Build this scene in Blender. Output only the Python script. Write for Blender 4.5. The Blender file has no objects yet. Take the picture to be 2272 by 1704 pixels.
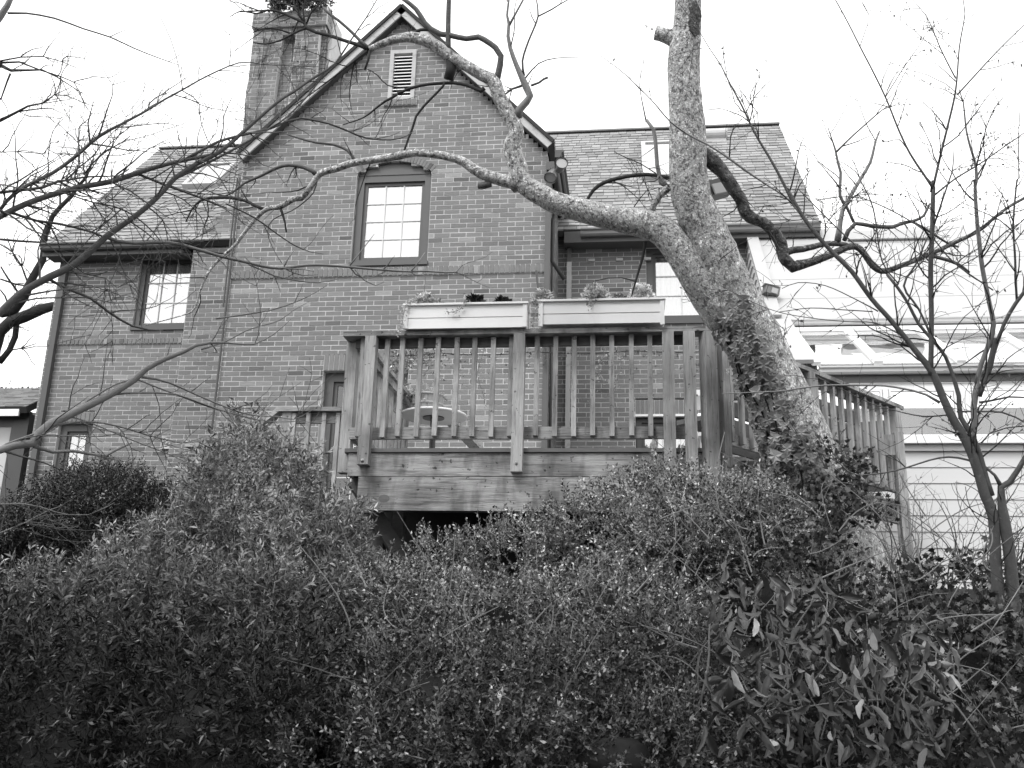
import bpy, math, random
import numpy as np
from mathutils import Vector, Matrix
random.seed(7); rng = np.random.default_rng(11)
S = bpy.context.scene
COL = S.collection
rad = math.radians

# ------------------------------------------------------------------ camera, sky, sun, exposure
W0, H0, FOC = 2272.0, 1704.0, 2208.0
PITCH, ROLL, YAW = rad(16.2), rad(1.5), rad(7.2)
fwd = np.array([-math.sin(YAW)*math.cos(PITCH), math.cos(YAW)*math.cos(PITCH), math.sin(PITCH)])
r0 = np.array([math.cos(YAW), math.sin(YAW), 0.0]); u0 = np.cross(r0, fwd)
RIGHT = math.cos(ROLL)*r0 + math.sin(ROLL)*u0
UP = -math.sin(ROLL)*r0 + math.cos(ROLL)*u0
cam_d = bpy.data.cameras.new('camera'); cam = bpy.data.objects.new('camera', cam_d); COL.objects.link(cam)
cam_d.sensor_width = 36.0; cam_d.lens = 36.0*FOC/W0; cam_d.clip_end = 2000; cam_d.clip_start = 0.05
M = Matrix(((RIGHT[0], UP[0], -fwd[0], 0), (RIGHT[1], UP[1], -fwd[1], 0), (RIGHT[2], UP[2], -fwd[2], 0), (0, 0, 0, 1)))
cam.matrix_world = M
S.camera = cam

SUN_EL, SUN_AZ = rad(52), rad(205)      # azimuth clockwise from +Y; the light comes from the left behind the camera
world = bpy.data.worlds.new('World'); S.world = world; world.use_nodes = True
wn = world.node_tree; wn.nodes.clear()
sky = wn.nodes.new('ShaderNodeTexSky'); sky.sky_type = 'NISHITA'; sky.sun_disc = False
sky.sun_elevation = SUN_EL; sky.sun_rotation = SUN_AZ; sky.air_density = 1.0; sky.dust_density = 5.0; sky.ozone_density = 1.0
bw = wn.nodes.new('ShaderNodeRGBToBW'); bg = wn.nodes.new('ShaderNodeBackground'); bg.inputs[1].default_value = 0.12
wo = wn.nodes.new('ShaderNodeOutputWorld')
# overcast: the clear sky is mostly veiled by an even bright cloud layer
ma = wn.nodes.new('ShaderNodeMath'); ma.operation = 'MULTIPLY_ADD'; ma.inputs[1].default_value = 0.35; ma.inputs[2].default_value = 9.5
wn.links.new(sky.outputs[0], bw.inputs[0]); wn.links.new(bw.outputs[0], ma.inputs[0]); wn.links.new(ma.outputs[0], bg.inputs[0]); wn.links.new(bg.outputs[0], wo.inputs[0])
sd = bpy.data.lights.new('sun', 'SUN'); sd.energy = 1.1; sd.angle = rad(14); sd.color = (1, 1, 1)
so = bpy.data.objects.new('sun', sd); COL.objects.link(so)
sdir = Vector((math.sin(SUN_AZ)*math.cos(SUN_EL), math.cos(SUN_AZ)*math.cos(SUN_EL), math.sin(SUN_EL)))
so.rotation_euler = sdir.to_track_quat('Z', 'Y').to_euler()
S.view_settings.view_transform = 'Standard'; S.view_settings.look = 'None'
S.view_settings.exposure = 0.58; S.view_settings.gamma = 1.0; S.view_settings.use_curve_mapping = False
S.render.engine = 'CYCLES'
S.cycles.max_bounces = 6; S.cycles.transparent_max_bounces = 8; S.cycles.use_denoising = True

# ------------------------------------------------------------------ where things stand: a sight line through the photograph, met by a plane at a real distance
def ray(x, y): return fwd + RIGHT*(x-W0/2)/FOC - UP*(y-H0/2)/FOC
def onY(x, y, Y): d = ray(x, y); return d*(Y/d[1])
def onX(x, y, X): d = ray(x, y); return d*(X/d[0])
def onZ(x, y, Z): d = ray(x, y); return d*(Z/d[2])
def dep(x, y, D): return ray(x, y)*D
def onP(x, y, p, n): d = ray(x, y); return d*(np.dot(n, p)/np.dot(n, d))
CR = dict(A=(0,0,3.687), B=(500,0,3.687), C=(1000,0,3.687), D=(1600,0,3.292), E=(0,400,3.687), F=(500,400,3.687),
          G=(1000,400,3.687), H=(1600,400,3.292), I=(0,750,3.687), J=(500,750,3.687), K=(1000,750,3.687), L=(1600,750,3.292))
def c(k, *pts):
    """crop coordinates (x, y, width) -> photograph pixels"""
    x0, y0, s = CR[k]
    return [(x0+p[0]/s, y0+p[1]/s) + tuple(w/s for w in p[2:]) for p in pts]

# ------------------------------------------------------------------ materials (the photograph is black and white: everything is a grey)
def mat(name, col=0.3, rough=0.7, spec=0.4, var=0.0, vscale=6, fine=0.0, fscale=60, bump=0.0, bscale=80, stretch=(1,1,1),
        attr=None, avar=0.0, objvar=0.0, metal=0.0, trans=0.0, stops=None, blotch=None, bdist=0.01, stain=None):
    m = bpy.data.materials.new(name); m.use_nodes = True; nt = m.node_tree; N = nt.nodes; Lk = nt.links
    p = N['Principled BSDF']; p.inputs['Roughness'].default_value = rough; p.inputs['Metallic'].default_value = metal
    p.inputs['Specular IOR Level'].default_value = spec
    tc = N.new('ShaderNodeTexCoord'); mp = N.new('ShaderNodeMapping'); mp.inputs['Scale'].default_value = stretch
    oi = N.new('ShaderNodeObjectInfo')
    Lk.new(tc.outputs['Object'], mp.inputs['Vector'])
    def math_(op, a, b):
        n = N.new('ShaderNodeMath'); n.operation = op
        for i, v in enumerate((a, b)):
            if hasattr(v, 'links'): Lk.new(v, n.inputs[i])
            else: n.inputs[i].default_value = v
        return n.outputs[0]
    def noise(sc, det=4, ro=0.6):
        n = N.new('ShaderNodeTexNoise'); n.noise_dimensions = '4D'; n.inputs['Scale'].default_value = sc
        n.inputs['Detail'].default_value = det; n.inputs['Roughness'].default_value = ro
        Lk.new(mp.outputs[0], n.inputs['Vector'])
        w = math_('MULTIPLY', oi.outputs['Random'], 37.0); Lk.new(w, n.inputs['W'])
        return n.outputs[0]
    v = None
    def add(x, amt):
        nonlocal v
        t = math_('MULTIPLY', math_('SUBTRACT', x, 0.5), amt)
        v = math_('ADD', t, 1.0) if v is None else math_('ADD', v, t)
    if var: add(noise(vscale, 3), var*2)
    if fine: add(noise(fscale, 5, 0.7), fine*2)
    if objvar and not stops: add(oi.outputs['Random'], objvar)
    at = None
    if attr:
        an = N.new('ShaderNodeAttribute'); an.attribute_name = attr; at = an.outputs['Fac']
        if not stops: add(at, avar)
    base = None
    if stops:
        cr = N.new('ShaderNodeValToRGB'); e = cr.color_ramp.elements
        e[0].position, e[0].color = stops[0][0], (stops[0][1],)*3+(1,)
        e[1].position, e[1].color = stops[-1][0], (stops[-1][1],)*3+(1,)
        for pos, cc in stops[1:-1]:
            q = e.new(pos); q.color = (cc,)*3+(1,)
        Lk.new(at if at is not None else oi.outputs['Random'], cr.inputs[0])
        base = cr.outputs[0]
        base = math_('ADD', base, 0.0)
    else:
        base = col
    if blotch:
        # blotches of another tone: (scale, threshold, softness, tone factor)
        for (sc, th, sf, fac) in blotch:
            b = noise(sc, 5, 0.62)
            mr = N.new('ShaderNodeMapRange'); mr.inputs[1].default_value = th-sf; mr.inputs[2].default_value = th+sf
            mr.inputs[3].default_value = 1.0; mr.inputs[4].default_value = fac
            Lk.new(b, mr.inputs[0])
            v = mr.outputs[0] if v is None else math_('MULTIPLY', v, mr.outputs[0])
    if stain:
        for (sc, th, sf, fac, st3) in stain:
            m3 = N.new('ShaderNodeMapping'); m3.inputs['Scale'].default_value = st3; Lk.new(tc.outputs['Object'], m3.inputs['Vector'])
            n3 = N.new('ShaderNodeTexNoise'); n3.noise_dimensions = '4D'; n3.inputs['Scale'].default_value = sc; n3.inputs['Detail'].default_value = 4; Lk.new(m3.outputs[0], n3.inputs['Vector'])
            Lk.new(math_('MULTIPLY', oi.outputs['Random'], 51.0), n3.inputs['W'])
            mr = N.new('ShaderNodeMapRange'); mr.inputs[1].default_value = th-sf; mr.inputs[2].default_value = th+sf; mr.inputs[3].default_value = 1.0; mr.inputs[4].default_value = fac
            Lk.new(n3.outputs[0], mr.inputs[0]); v = mr.outputs[0] if v is None else math_('MULTIPLY', v, mr.outputs[0])
    if v is not None: base = math_('MULTIPLY', v, base)
    if hasattr(base, 'links'):
        cm = N.new('ShaderNodeCombineColor')
        for i in range(3): Lk.new(base, cm.inputs[i])
        Lk.new(cm.outputs[0], p.inputs['Base Color'])
    else: p.inputs['Base Color'].default_value = (base,)*3+(1,)
    if bump:
        b = N.new('ShaderNodeBump'); b.inputs['Strength'].default_value = bump; b.inputs['Distance'].default_value = bdist
        Lk.new(noise(bscale, 5, 0.65), b.inputs['Height']); Lk.new(b.outputs[0], p.inputs['Normal'])
    if trans:
        t = N.new('ShaderNodeBsdfTranslucent'); mx = N.new('ShaderNodeMixShader'); mx.inputs[0].default_value = trans
        if hasattr(base, 'links'): Lk.new(cm.outputs[0], t.inputs[0])
        else: t.inputs[0].default_value = (base,)*3+(1,)
        Lk.new(p.outputs[0], mx.inputs[1]); Lk.new(t.outputs[0], mx.inputs[2]); Lk.new(mx.outputs[0], N['Material Output'].inputs[0])
    return m
def glass_mat(name, refl=0.3, tint=0.6, rough=0.01):
    m = bpy.data.materials.new(name); m.use_nodes = True; nt = m.node_tree; N = nt.nodes; N.clear()
    o = N.new('ShaderNodeOutputMaterial'); mx = N.new('ShaderNodeMixShader'); mx.inputs[0].default_value = refl
    t = N.new('ShaderNodeBsdfTransparent'); t.inputs[0].default_value = (tint,)*3+(1,)
    g = N.new('ShaderNodeBsdfGlossy'); g.inputs['Roughness'].default_value = rough; g.inputs[0].default_value = (.9,.9,.9,1)
    tc = N.new('ShaderNodeTexCoord'); n = N.new('ShaderNodeTexNoise'); n.inputs['Scale'].default_value = 2.2
    b = N.new('ShaderNodeBump'); b.inputs['Strength'].default_value = 0.25; b.inputs['Distance'].default_value = 0.01
    nt.links.new(tc.outputs['Object'], n.inputs['Vector']); nt.links.new(n.outputs[0], b.inputs['Height']); nt.links.new(b.outputs[0], g.inputs['Normal'])
    nt.links.new(t.outputs[0], mx.inputs[1]); nt.links.new(g.outputs[0], mx.inputs[2]); nt.links.new(mx.outputs[0], o.inputs[0])
    return m
BR = [(0, .10), (.03, .145), (.10, .172), (.5, .188), (.90, .205), (.96, .245), (1, .30)]
MT = dict(
    brick=mat('brick', rough=.9, spec=.2, stops=BR, fine=.25, fscale=45, bump=.5, bscale=60, var=.12, vscale=1.2),
    brick_wall=mat('brick_joined', rough=.9, spec=.2, stops=BR, attr='tone', fine=.25, fscale=45, bump=.5, bscale=60, var=.12, vscale=1.2),
    mortar=mat('mortar', .50, .95, .1, var=.25, vscale=2.5, fine=.2, fscale=30, blotch=[(3, .66, .05, .55)]),
    shingle=mat('shingle', rough=.9, spec=.2, stops=[(0,.20),(.5,.26),(1,.33)], fine=.15, fscale=50, var=.12, vscale=1),
    shingle_j=mat('shingle_joined', rough=.9, spec=.2, stops=[(0,.20),(.5,.26),(1,.33)], attr='tone', fine=.15, fscale=50, var=.12, vscale=1),
    shadowgap=mat('roof_felt', .05, .95, .1),
    paint=mat('grey_paint', .085, .5, .4, var=.1, vscale=4, fine=.05, bump=.1, bscale=20),
    darkpaint=mat('dark_paint', .06, .45, .4, var=.15, vscale=4),
    rake=mat('rake_paint', .42, .6, .3, var=.15, vscale=5, fine=.1, blotch=[(7,.6,.06,.7)]),
    white=mat('white_paint', .80, .45, .4, var=.05, vscale=3, fine=.03, blotch=[(5,.68,.05,.85)]),
    planter=mat('planter_paint', .85, .45, .4, var=.04, vscale=3, fine=.03, blotch=[(9,.68,.03,.85)]),
    siding=mat('siding_paint', .62, .55, .3, var=.06, vscale=3, fine=.03),
    gutter=mat('gutter_paint', .55, .35, .5, var=.06, vscale=2, blotch=[(4,.62,.06,.8)]),
    pane=glass_mat('window_glass', .33, .85), pane_dark=glass_mat('dark_window_glass', .10, .5), pane_r=glass_mat('roof_glass', .7, .9),
    pane_s=glass_mat('sunroom_glass', .16, .9),
    sheet=mat('white_roof_sheet', .42, .6, .3, var=.06, vscale=3, fine=.03), muntin=mat('grey_muntin', .62, .5, .3),
    curtain=mat('curtain', .84, .9, .1, var=.12, vscale=5, stretch=(6,1,.2)),
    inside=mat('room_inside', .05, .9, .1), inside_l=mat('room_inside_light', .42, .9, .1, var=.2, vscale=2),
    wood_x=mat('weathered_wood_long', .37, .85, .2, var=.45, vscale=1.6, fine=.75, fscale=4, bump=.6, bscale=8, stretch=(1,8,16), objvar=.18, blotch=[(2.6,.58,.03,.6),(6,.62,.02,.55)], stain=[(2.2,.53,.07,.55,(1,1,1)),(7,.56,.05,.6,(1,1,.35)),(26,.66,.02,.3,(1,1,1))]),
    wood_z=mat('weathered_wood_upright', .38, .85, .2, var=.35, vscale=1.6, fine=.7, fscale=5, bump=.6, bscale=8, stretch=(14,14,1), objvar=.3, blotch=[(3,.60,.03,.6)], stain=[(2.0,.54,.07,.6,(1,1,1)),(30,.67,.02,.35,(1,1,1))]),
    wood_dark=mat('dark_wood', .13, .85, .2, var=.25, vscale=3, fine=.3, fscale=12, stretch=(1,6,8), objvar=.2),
    bolt=mat('galvanised_bolt', .6, .3, .5, metal=.8),
    bark=mat('flaky_pale_bark', .50, .9, .2, var=.3, vscale=7, fine=.6, fscale=90, bump=1.0, bscale=70, stretch=(1,1,.8),
             blotch=[(38,.555,.02,.42),(20,.56,.02,1.55),(80,.57,.02,.35),(60,.60,.02,2.0)], bdist=.03),
    bark_m=mat('mossy_dark_bark', .12, .9, .2, var=.4, vscale=10, fine=.6, fscale=60, bump=1.0, bscale=50, blotch=[(22,.55,.03,.4),(40,.58,.02,2.2)], bdist=.03),
    bark_s=mat('smooth_grey_bark', .10, .75, .3, var=.25, vscale=12, fine=.3, fscale=60, bump=.5, bscale=60, blotch=[(25,.63,.04,1.5)]),
    bark_d=mat('dark_bark', .045, .85, .2, var=.3, vscale=10, fine=.3, fscale=50, bump=.6, bscale=50),
    bark_l=mat('pale_smooth_bark', .20, .6, .35, var=.3, vscale=8, fine=.15, fscale=50, bump=.3, bscale=40),
    cut=mat('sawn_end', .33, .85, .2, var=.2, vscale=30),
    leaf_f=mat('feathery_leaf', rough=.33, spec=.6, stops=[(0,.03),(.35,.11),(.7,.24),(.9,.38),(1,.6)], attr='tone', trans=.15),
    leaf_m=mat('small_leaf', rough=.26, spec=.8, stops=[(0,.03),(.35,.10),(.7,.24),(.9,.42),(1,.7)], attr='tone', trans=.12),  # tone ramps carry painted glints and dark gaps, along with pale leaves
    leaf_fm=mat('half_shade_feathery_leaf', rough=.36, spec=.5, stops=[(0,.02),(.35,.07),(.7,.14),(.92,.22),(1,.42)], attr='tone', trans=.12), leaf_fd=mat('shade_toned_feathery_leaf', rough=.45, spec=.3, stops=[(0,.008),(.4,.018),(.75,.035),(.95,.07),(1,.25)], attr='tone', trans=.08), leaf_md=mat('shade_toned_small_leaf', rough=.33, spec=.5, stops=[(0,.015),(.4,.05),(.75,.11),(.93,.25),(1,.5)], attr='tone', trans=.1),  # same leaves in darker copies: shade down the bank put into their colour
    leaf_b=mat('box_leaf', .025, .3, .6, attr='tone', avar=.9, trans=.08),
    leaf_i=mat('ivy_leaf', rough=.4, spec=.5, stops=[(0,.02),(.4,.04),(.75,.07),(.93,.15),(1,.35)], attr='tone', trans=.08),
    leaf_io=mat('ivy_leaf_single', .22, .4, .6, objvar=1.3, var=.2, vscale=20, trans=.1),
    leaf_l=mat('leathery_leaf', rough=.35, spec=.5, stops=[(0,.03),(.5,.055),(.8,.10),(.92,.28),(1,.55)], var=.3, vscale=25, trans=.08),
    leaf_lj=mat('leathery_leaf_joined', .045, .32, .6, attr='tone', avar=1.5, trans=.08),
    leaf_dry=mat('dry_leaf', .16, .7, .3, attr='tone', avar=1.0, trans=.15),
    kale=mat('kale_leaf', .62, .6, .3, attr='tone', avar=1.2, trans=.15),
    pansy=mat('pansy_petal', .03, .6, .3, attr='tone', avar=.8),
    trail=mat('trailing_leaf', .40, .6, .3, attr='tone', avar=1.0, trans=.2),
    soil=mat('soil', .025, .95, .1, var=.5, vscale=3, fine=.3, bump=.8, bscale=20),
    metal=mat('dark_metal', .05, .4, .5), lamp=mat('lamp_housing', .16, .35, .5, var=.1),
    lampglass=mat('lamp_lens', .35, .2, .6), stone=mat('plaque_stone', .42, .85, .2, var=.3, vscale=12, fine=.2, bump=.6, bscale=30),
    tabletop=mat('table_enamel', .62, .35, .5, var=.05), tub=mat('tub_wood', .36, .8, .2, stretch=(8,8,1), fine=.3, fscale=10, objvar=.3),
    shed=mat('outbuilding_paint', .5, .6, .3, var=.05), lead=mat('flashing', .45, .5, .5, var=.2, vscale=4),
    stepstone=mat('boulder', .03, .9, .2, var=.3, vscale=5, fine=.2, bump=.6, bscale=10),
)

# ------------------------------------------------------------------ mesh helpers
class MB:
    def __init__(s): s.v = []; s.f = []; s.t = []; s.n = 0
    def raw(s, v, f, tone=None):
        v = np.asarray(v, float); s.v.append(v); s.f += [[i+s.n for i in q] for q in f]
        s.t += [random.random() if tone is None else tone]*len(f); s.n += len(v); return s
    def hexa(s, p, tone=None):
        return s.raw(p, [(0,3,2,1),(4,5,6,7),(0,1,5,4),(1,2,6,5),(2,3,7,6),(3,0,4,7)], tone)
    def box(s, x0, x1, y0, y1, z0, z1, tone=None):
        return s.hexa([(x0,y0,z0),(x1,y0,z0),(x1,y1,z0),(x0,y1,z0),(x0,y0,z1),(x1,y0,z1),(x1,y1,z1),(x0,y1,z1)], tone)
    def beam(s, a, b, w, h, upv=(0,0,1), tone=None):
        """bar from a to b, w across, h along upv, axis through the middle"""
        a = np.array(a, float); b = np.array(b, float); d = b-a; d /= np.linalg.norm(d)
        u = np.array(upv, float); side = np.cross(d, u); side /= np.linalg.norm(side); u = np.cross(side, d)
        P = []
        for e in (a, b):
            P += [e-side*w/2-u*h/2, e+side*w/2-u*h/2, e+side*w/2+u*h/2, e-side*w/2+u*h/2]
        return s.raw(P, [(0,1,2,3),(7,6,5,4),(0,4,5,1),(1,5,6,2),(2,6,7,3),(3,7,4,0)], tone)
    def prism(s, poly, d):
        """polygon (3D points in order) pushed along vector d"""
        n = len(poly); P = [np.array(p, float) for p in poly]; P += [p+np.array(d) for p in P]
        return s.raw(P, [tuple(range(n))[::-1], tuple(range(n, 2*n))] + [(i, (i+1) % n, (i+1) % n+n, i+n) for i in range(n)])
    def tube(s, pts, rads, n=8, rough=0.0, cap=True):
        pts = np.asarray(pts, float); k = len(pts)
        T = np.gradient(pts, axis=0); T /= np.linalg.norm(T, axis=1)[:, None]+1e-9
        ref = np.array([0.3, 0.2, 1.0]) if abs(T[0][2]) < .8 else np.array([1.0, 0.1, 0])
        Nn = np.cross(T[0], ref); Nn /= np.linalg.norm(Nn); V = []
        for i in range(k):
            Nn = Nn - T[i]*np.dot(Nn, T[i]); Nn /= np.linalg.norm(Nn)+1e-9; B = np.cross(T[i], Nn)
            for j in range(n):
                a = 2*math.pi*j/n; r = rads[i]
                V.append(pts[i] + (Nn*math.cos(a)+B*math.sin(a))*r)
        V = np.array(V)
        if rough:
            for q in range(len(V)):
                cc = pts[q//n]; d = V[q]-cc
                V[q] = cc + d*(1+rough*(rn3(V[q]*9)+.6*rn3(V[q]*28)+.35*rn3(V[q]*70)))
        F = [(i*n+j, i*n+(j+1) % n, (i+1)*n+(j+1) % n, (i+1)*n+j) for i in range(k-1) for j in range(n)]
        if cap: F += [tuple(range(n))[::-1], tuple(range((k-1)*n, k*n))]
        return s.raw(V, F)
    def lathe(s, cx, cy, prof, n=20):
        V = []; 
        for r, z in prof:
            for j in range(n): a = 2*math.pi*j/n; V.append((cx+r*math.cos(a), cy+r*math.sin(a), z))
        k = len(prof)
        F = [(i*n+j, i*n+(j+1) % n, (i+1)*n+(j+1) % n, (i+1)*n+j) for i in range(k-1) for j in range(n)]
        F += [tuple(range(n))[::-1], tuple(range((k-1)*n, k*n))]
        return s.raw(V, F)
    def mesh(s, name, off=(0, 0, 0)):
        me = bpy.data.meshes.new(name); v = np.concatenate(s.v)-np.array(off, float)
        me.from_pydata(v.tolist(), [], s.f); at = me.attributes.new('tone', 'FLOAT', 'FACE'); at.data.foreach_set('value', s.t)
        me.update(); return me
from mathutils import noise as mnoise
def rn3(p): return mnoise.noise(Vector(p))
def smooth(o):
    o.data.polygons.foreach_set('use_smooth', [True]*len(o.data.polygons))
    return o
ORG = {}
def link(o, parent=None):
    COL.objects.link(o)
    if parent is not None: o.parent = parent
    return o
def thing(name, label, cat, loc=(0, 0, 0), group=None):
    o = bpy.data.objects.new(name, None); o.empty_display_size = .2; o.location = loc; link(o); ORG[o.name] = np.array(loc, float)
    return tag(o, label, cat, group)
def tag(o, label=None, cat=None, group=None, kind=None):
    if label: o['label'] = label
    if cat: o['category'] = cat
    if group: o['group'] = group
    if kind: o['kind'] = kind
    return o
def part(name, mb, m, parent, label=None, kind=None):
    """one mesh; vertices in world coordinates, the part's origin is its thing's origin"""
    off = ORG[parent.name] if parent is not None else np.zeros(3)
    o = bpy.data.objects.new(name, mb.mesh(name, off)); o.data.materials.append(m); link(o, parent); ORG[o.name] = off
    if label: o['label'] = label
    if kind: o['kind'] = kind
    return o
def solo(name, mb, m, label, cat, group=None, base=None):
    """a thing that is one mesh, origin at its base"""
    if base is None:
        v = np.concatenate(mb.v); base = (v[:,0].mean(), v[:,1].mean(), v[:,2].min())
    o = bpy.data.objects.new(name, mb.mesh(name, base)); o.location = base; o.data.materials.append(m); link(o); ORG[o.name] = np.array(base)
    return tag(o, label, cat, group)
def copies(name, me, m, parent, mats):
    """many alike parts sharing one mesh"""
    off = ORG[parent.name]; out = []
    if m is not None and not me.materials: me.materials.append(m)
    for mw in mats:
        o = bpy.data.objects.new(name, me); o.parent = parent
        o.matrix_local = Matrix.Translation(Vector(-off)) @ mw
        COL.objects.link(o); ORG[o.name] = off; out.append(o)
    return out
def big_mesh(name, V, F, tone, m, parent=None, off=None):
    """quads/tris from numpy, all faces with the same number of corners"""
    me = bpy.data.meshes.new(name); nf, k = F.shape
    if off is None: off = ORG[parent.name] if parent is not None else np.zeros(3)
    me.vertices.add(len(V)); me.vertices.foreach_set('co', (V-off).astype(np.float32).ravel())
    me.loops.add(nf*k); me.loops.foreach_set('vertex_index', F.astype(np.int32).ravel())
    me.polygons.add(nf); me.polygons.foreach_set('loop_start', np.arange(0, nf*k, k, dtype=np.int32))
    me.update(calc_edges=True)
    at = me.attributes.new('tone', 'FLOAT', 'FACE'); at.data.foreach_set('value', tone.astype(np.float32))
    me.materials.append(m); o = bpy.data.objects.new(name, me); link(o, parent); ORG[o.name] = off
    return o

# ------------------------------------------------------------------ ground
def ground_z(x, y):
    t = min(max((y-1.2)/7.6, 0), 1); return -1.6 + 2.35*(t*t*(3-2*t)) + .05*rn3((x*.7, y*.7, 0))
g = MB(); xs = [-160,-60,-25,-14]+[i*.5-12 for i in range(49)]+[14,25,60,160]; ys = [-160,-50,-15,-6]+[i*.5-4 for i in range(50)]+[26,40,80,200]
V = [(x, y, ground_z(x, y) if abs(x) < 15 and -5 < y < 22 else ground_z(0, y)) for y in ys for x in xs]; nx = len(xs)
g.raw(V, [(j*nx+i, j*nx+i+1, (j+1)*nx+i+1, (j+1)*nx+i) for j in range(len(ys)-1) for i in range(nx-1)])
gr = part('ground', g, MT['soil'], None, kind='structure')

# ------------------------------------------------------------------ the brick house
YM, YW = 11.93, 14.0
house = thing('brick_house', 'brick house with a steep front gable, tall chimney and shingled side wings', 'house', (-3.2, YM, .3))
BRICKS = []     # (distance, matrix-ish) of every brick; the nearest seen become parts, the rest one joined part
def rows(z0, z1, mod): 
    n = int(round((z1-z0)/mod)); return [z0+i*mod for i in range(n)]
def brickwork(fn, z0, z1, mod, ln, org, ux, nrm, mort, jointz=.011, proud=.003, thick=.10, parent=house, keep=True, depth_m=.12):
    """courses of bricks; fn(z) gives the free stretches [(u0,u1)] of a course; org + ux*u + z up; nrm points outwards"""
    org = np.array(org, float); ux = np.array(ux, float); nrm = np.array(nrm, float)
    for k, z in enumerate(rows(z0, z1, mod)):
        shift = (k % 2)*ln/2 + random.uniform(-.008, .008)
        for (a, b) in fn(z+mod/2):
            if b-a < .03: continue
            P = [org+ux*a, org+ux*b, org+ux*b-nrm*depth_m, org+ux*a-nrm*depth_m]
            mort.hexa([p+np.array([0,0,z]) for p in P]+[p+np.array([0,0,z+mod]) for p in P], .5)
            i = math.floor((a-shift)/ln); u = i*ln+shift
            while u < b:
                s_, e_ = max(u, a), min(u+ln, b)
                if e_-s_ > .03:
                    jl = .005
                    BRICKS.append((org+ux*((s_+e_)/2)+np.array([0,0,z+mod/2]), e_-s_-2*jl, mod-jointz, ux, nrm, proud+random.uniform(-.0025,.0025), parent, keep))
                u += ln
def soldiers(a, b, z0, z1, org, ux, nrm, mort, parent=house, proud=.012, w=.068, keep=True, depth_m=.12):
    org = np.array(org, float); ux = np.array(ux, float); nrm = np.array(nrm, float)
    P = [org+ux*a, org+ux*b, org+ux*b-nrm*depth_m, org+ux*a-nrm*depth_m]
    mort.hexa([p+np.array([0,0,z0]) for p in P]+[p+np.array([0,0,z1]) for p in P], .5)
    n = max(1, int(round((b-a)/w))); st = (b-a)/n
    for i in range(n):
        BRICKS.append((org+ux*(a+(i+.5)*st)+np.array([0,0,(z0+z1)/2]), st-.011, z1-z0-.012, ux, nrm, proud+random.uniform(-.002,.004), parent, keep))
def cut(ivs, a, b):
    out = []
    for (s_, e_) in ivs:
        if b <= s_ or a >= e_: out.append((s_, e_)); continue
        if a > s_: out.append((s_, a))
        if b < e_: out.append((b, e_))
    return out
X3, Z3, N_ = (1,0,0), (0,0,1), (0,-1,0)
mort = MB()
XL, XR, XA = -5.36, -1.10, -3.21
ZA, ZE = 8.92, 6.70                      # wall apex and eave of the front gable
def P2(x, y, Y): p = onY(x, y, Y); return p[0], p[2]
# main window
wx0 = (P2(791,393,YM)[0]+P2(777,587,YM)[0])/2; wx1 = (P2(957,401,YM)[0]+P2(947.5,587,YM)[0])/2
wz0 = P2(860,587,YM)[1]; wzs = P2(875,384,YM)[1]; wzt = P2(872,359,YM)[1]
# gable vent
vx0, vx1 = P2(864,170,YM)[0], P2(922,170,YM)[0]; vz0, vz1 = P2(890,222,YM)[1], P2(897,113,YM)[1]
# french window behind the deck
dx0, dx1 = P2(716,840,YM)[0], P2(905,840,YM)[0]; dz1 = P2(770,822,YM)[1]; dsz = P2(770,784,YM)[1]
STR0, STR1 = 5.00, 5.115
def arch_half(z):
    if z < wzs: return None
    c_ = (wx0+wx1)/2; hw = (wx1-wx0)/2; h = wzt-wzs; R_ = (hw*hw+h*h)/(2*h); dz = z-(wzt-R_)
    return (c_, math.sqrt(max(R_*R_-dz*dz, 0))) if dz < R_ else (c_, 0)
def main_fn(z):
    a, b = XL, XR
    if z > ZE:
        t = (ZA-z)/(ZA-ZE); a = XA+(XL-XA)*t; b = XA+(XR-XA)*t
    iv = [(a, b)] if b > a else []
    if wz0 < z < wzs: iv = cut(iv, wx0, wx1)
    elif wzs <= z < wzt: cc, hw = arch_half(z); iv = cut(iv, cc-hw, cc+hw)
    if vz0-.0 < z < vz1: iv = cut(iv, vx0, vx1)
    if z < dz1: iv = cut(iv, dx0, dx1)
    elif z < dsz: iv = cut(iv, dx0, dx1)
    return iv
MODM, LNM = .0680, .2165
org = (0, YM, 0)
brickwork(main_fn, .3, STR0, MODM, LNM, org, X3, N_, mort)
soldiers(XL, XR, .3+MODM*int(round((STR0-.3)/MODM)), STR1, (0, YM-.012, 0), X3, N_, mort, proud=.012)
brickwork(main_fn, STR1, ZA, MODM, LNM, org, X3, N_, mort)
soldiers(dx0, dx1, dz1, dsz, org, X3, N_, mort, proud=.007)
soldiers(vx0-.05, vx1+.04, vz0-.10, vz0, (0, YM-.03, 0), X3, N_, mort, proud=.01)
# right side of the front gable block, in the recess
brickwork(lambda z: [(0.12, YW-YM-.12)], .3, 6.6, MODM, LNM, (XR-.12+.12, YM, 0), (0,1,0), (1,0,0), mort)
brickwork(lambda z: [(0.12, YW-YM-.12)], .3, 6.6, MODM, LNM, (XL, YM, 0), (0,1,0), (-1,0,0), mort)
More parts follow.
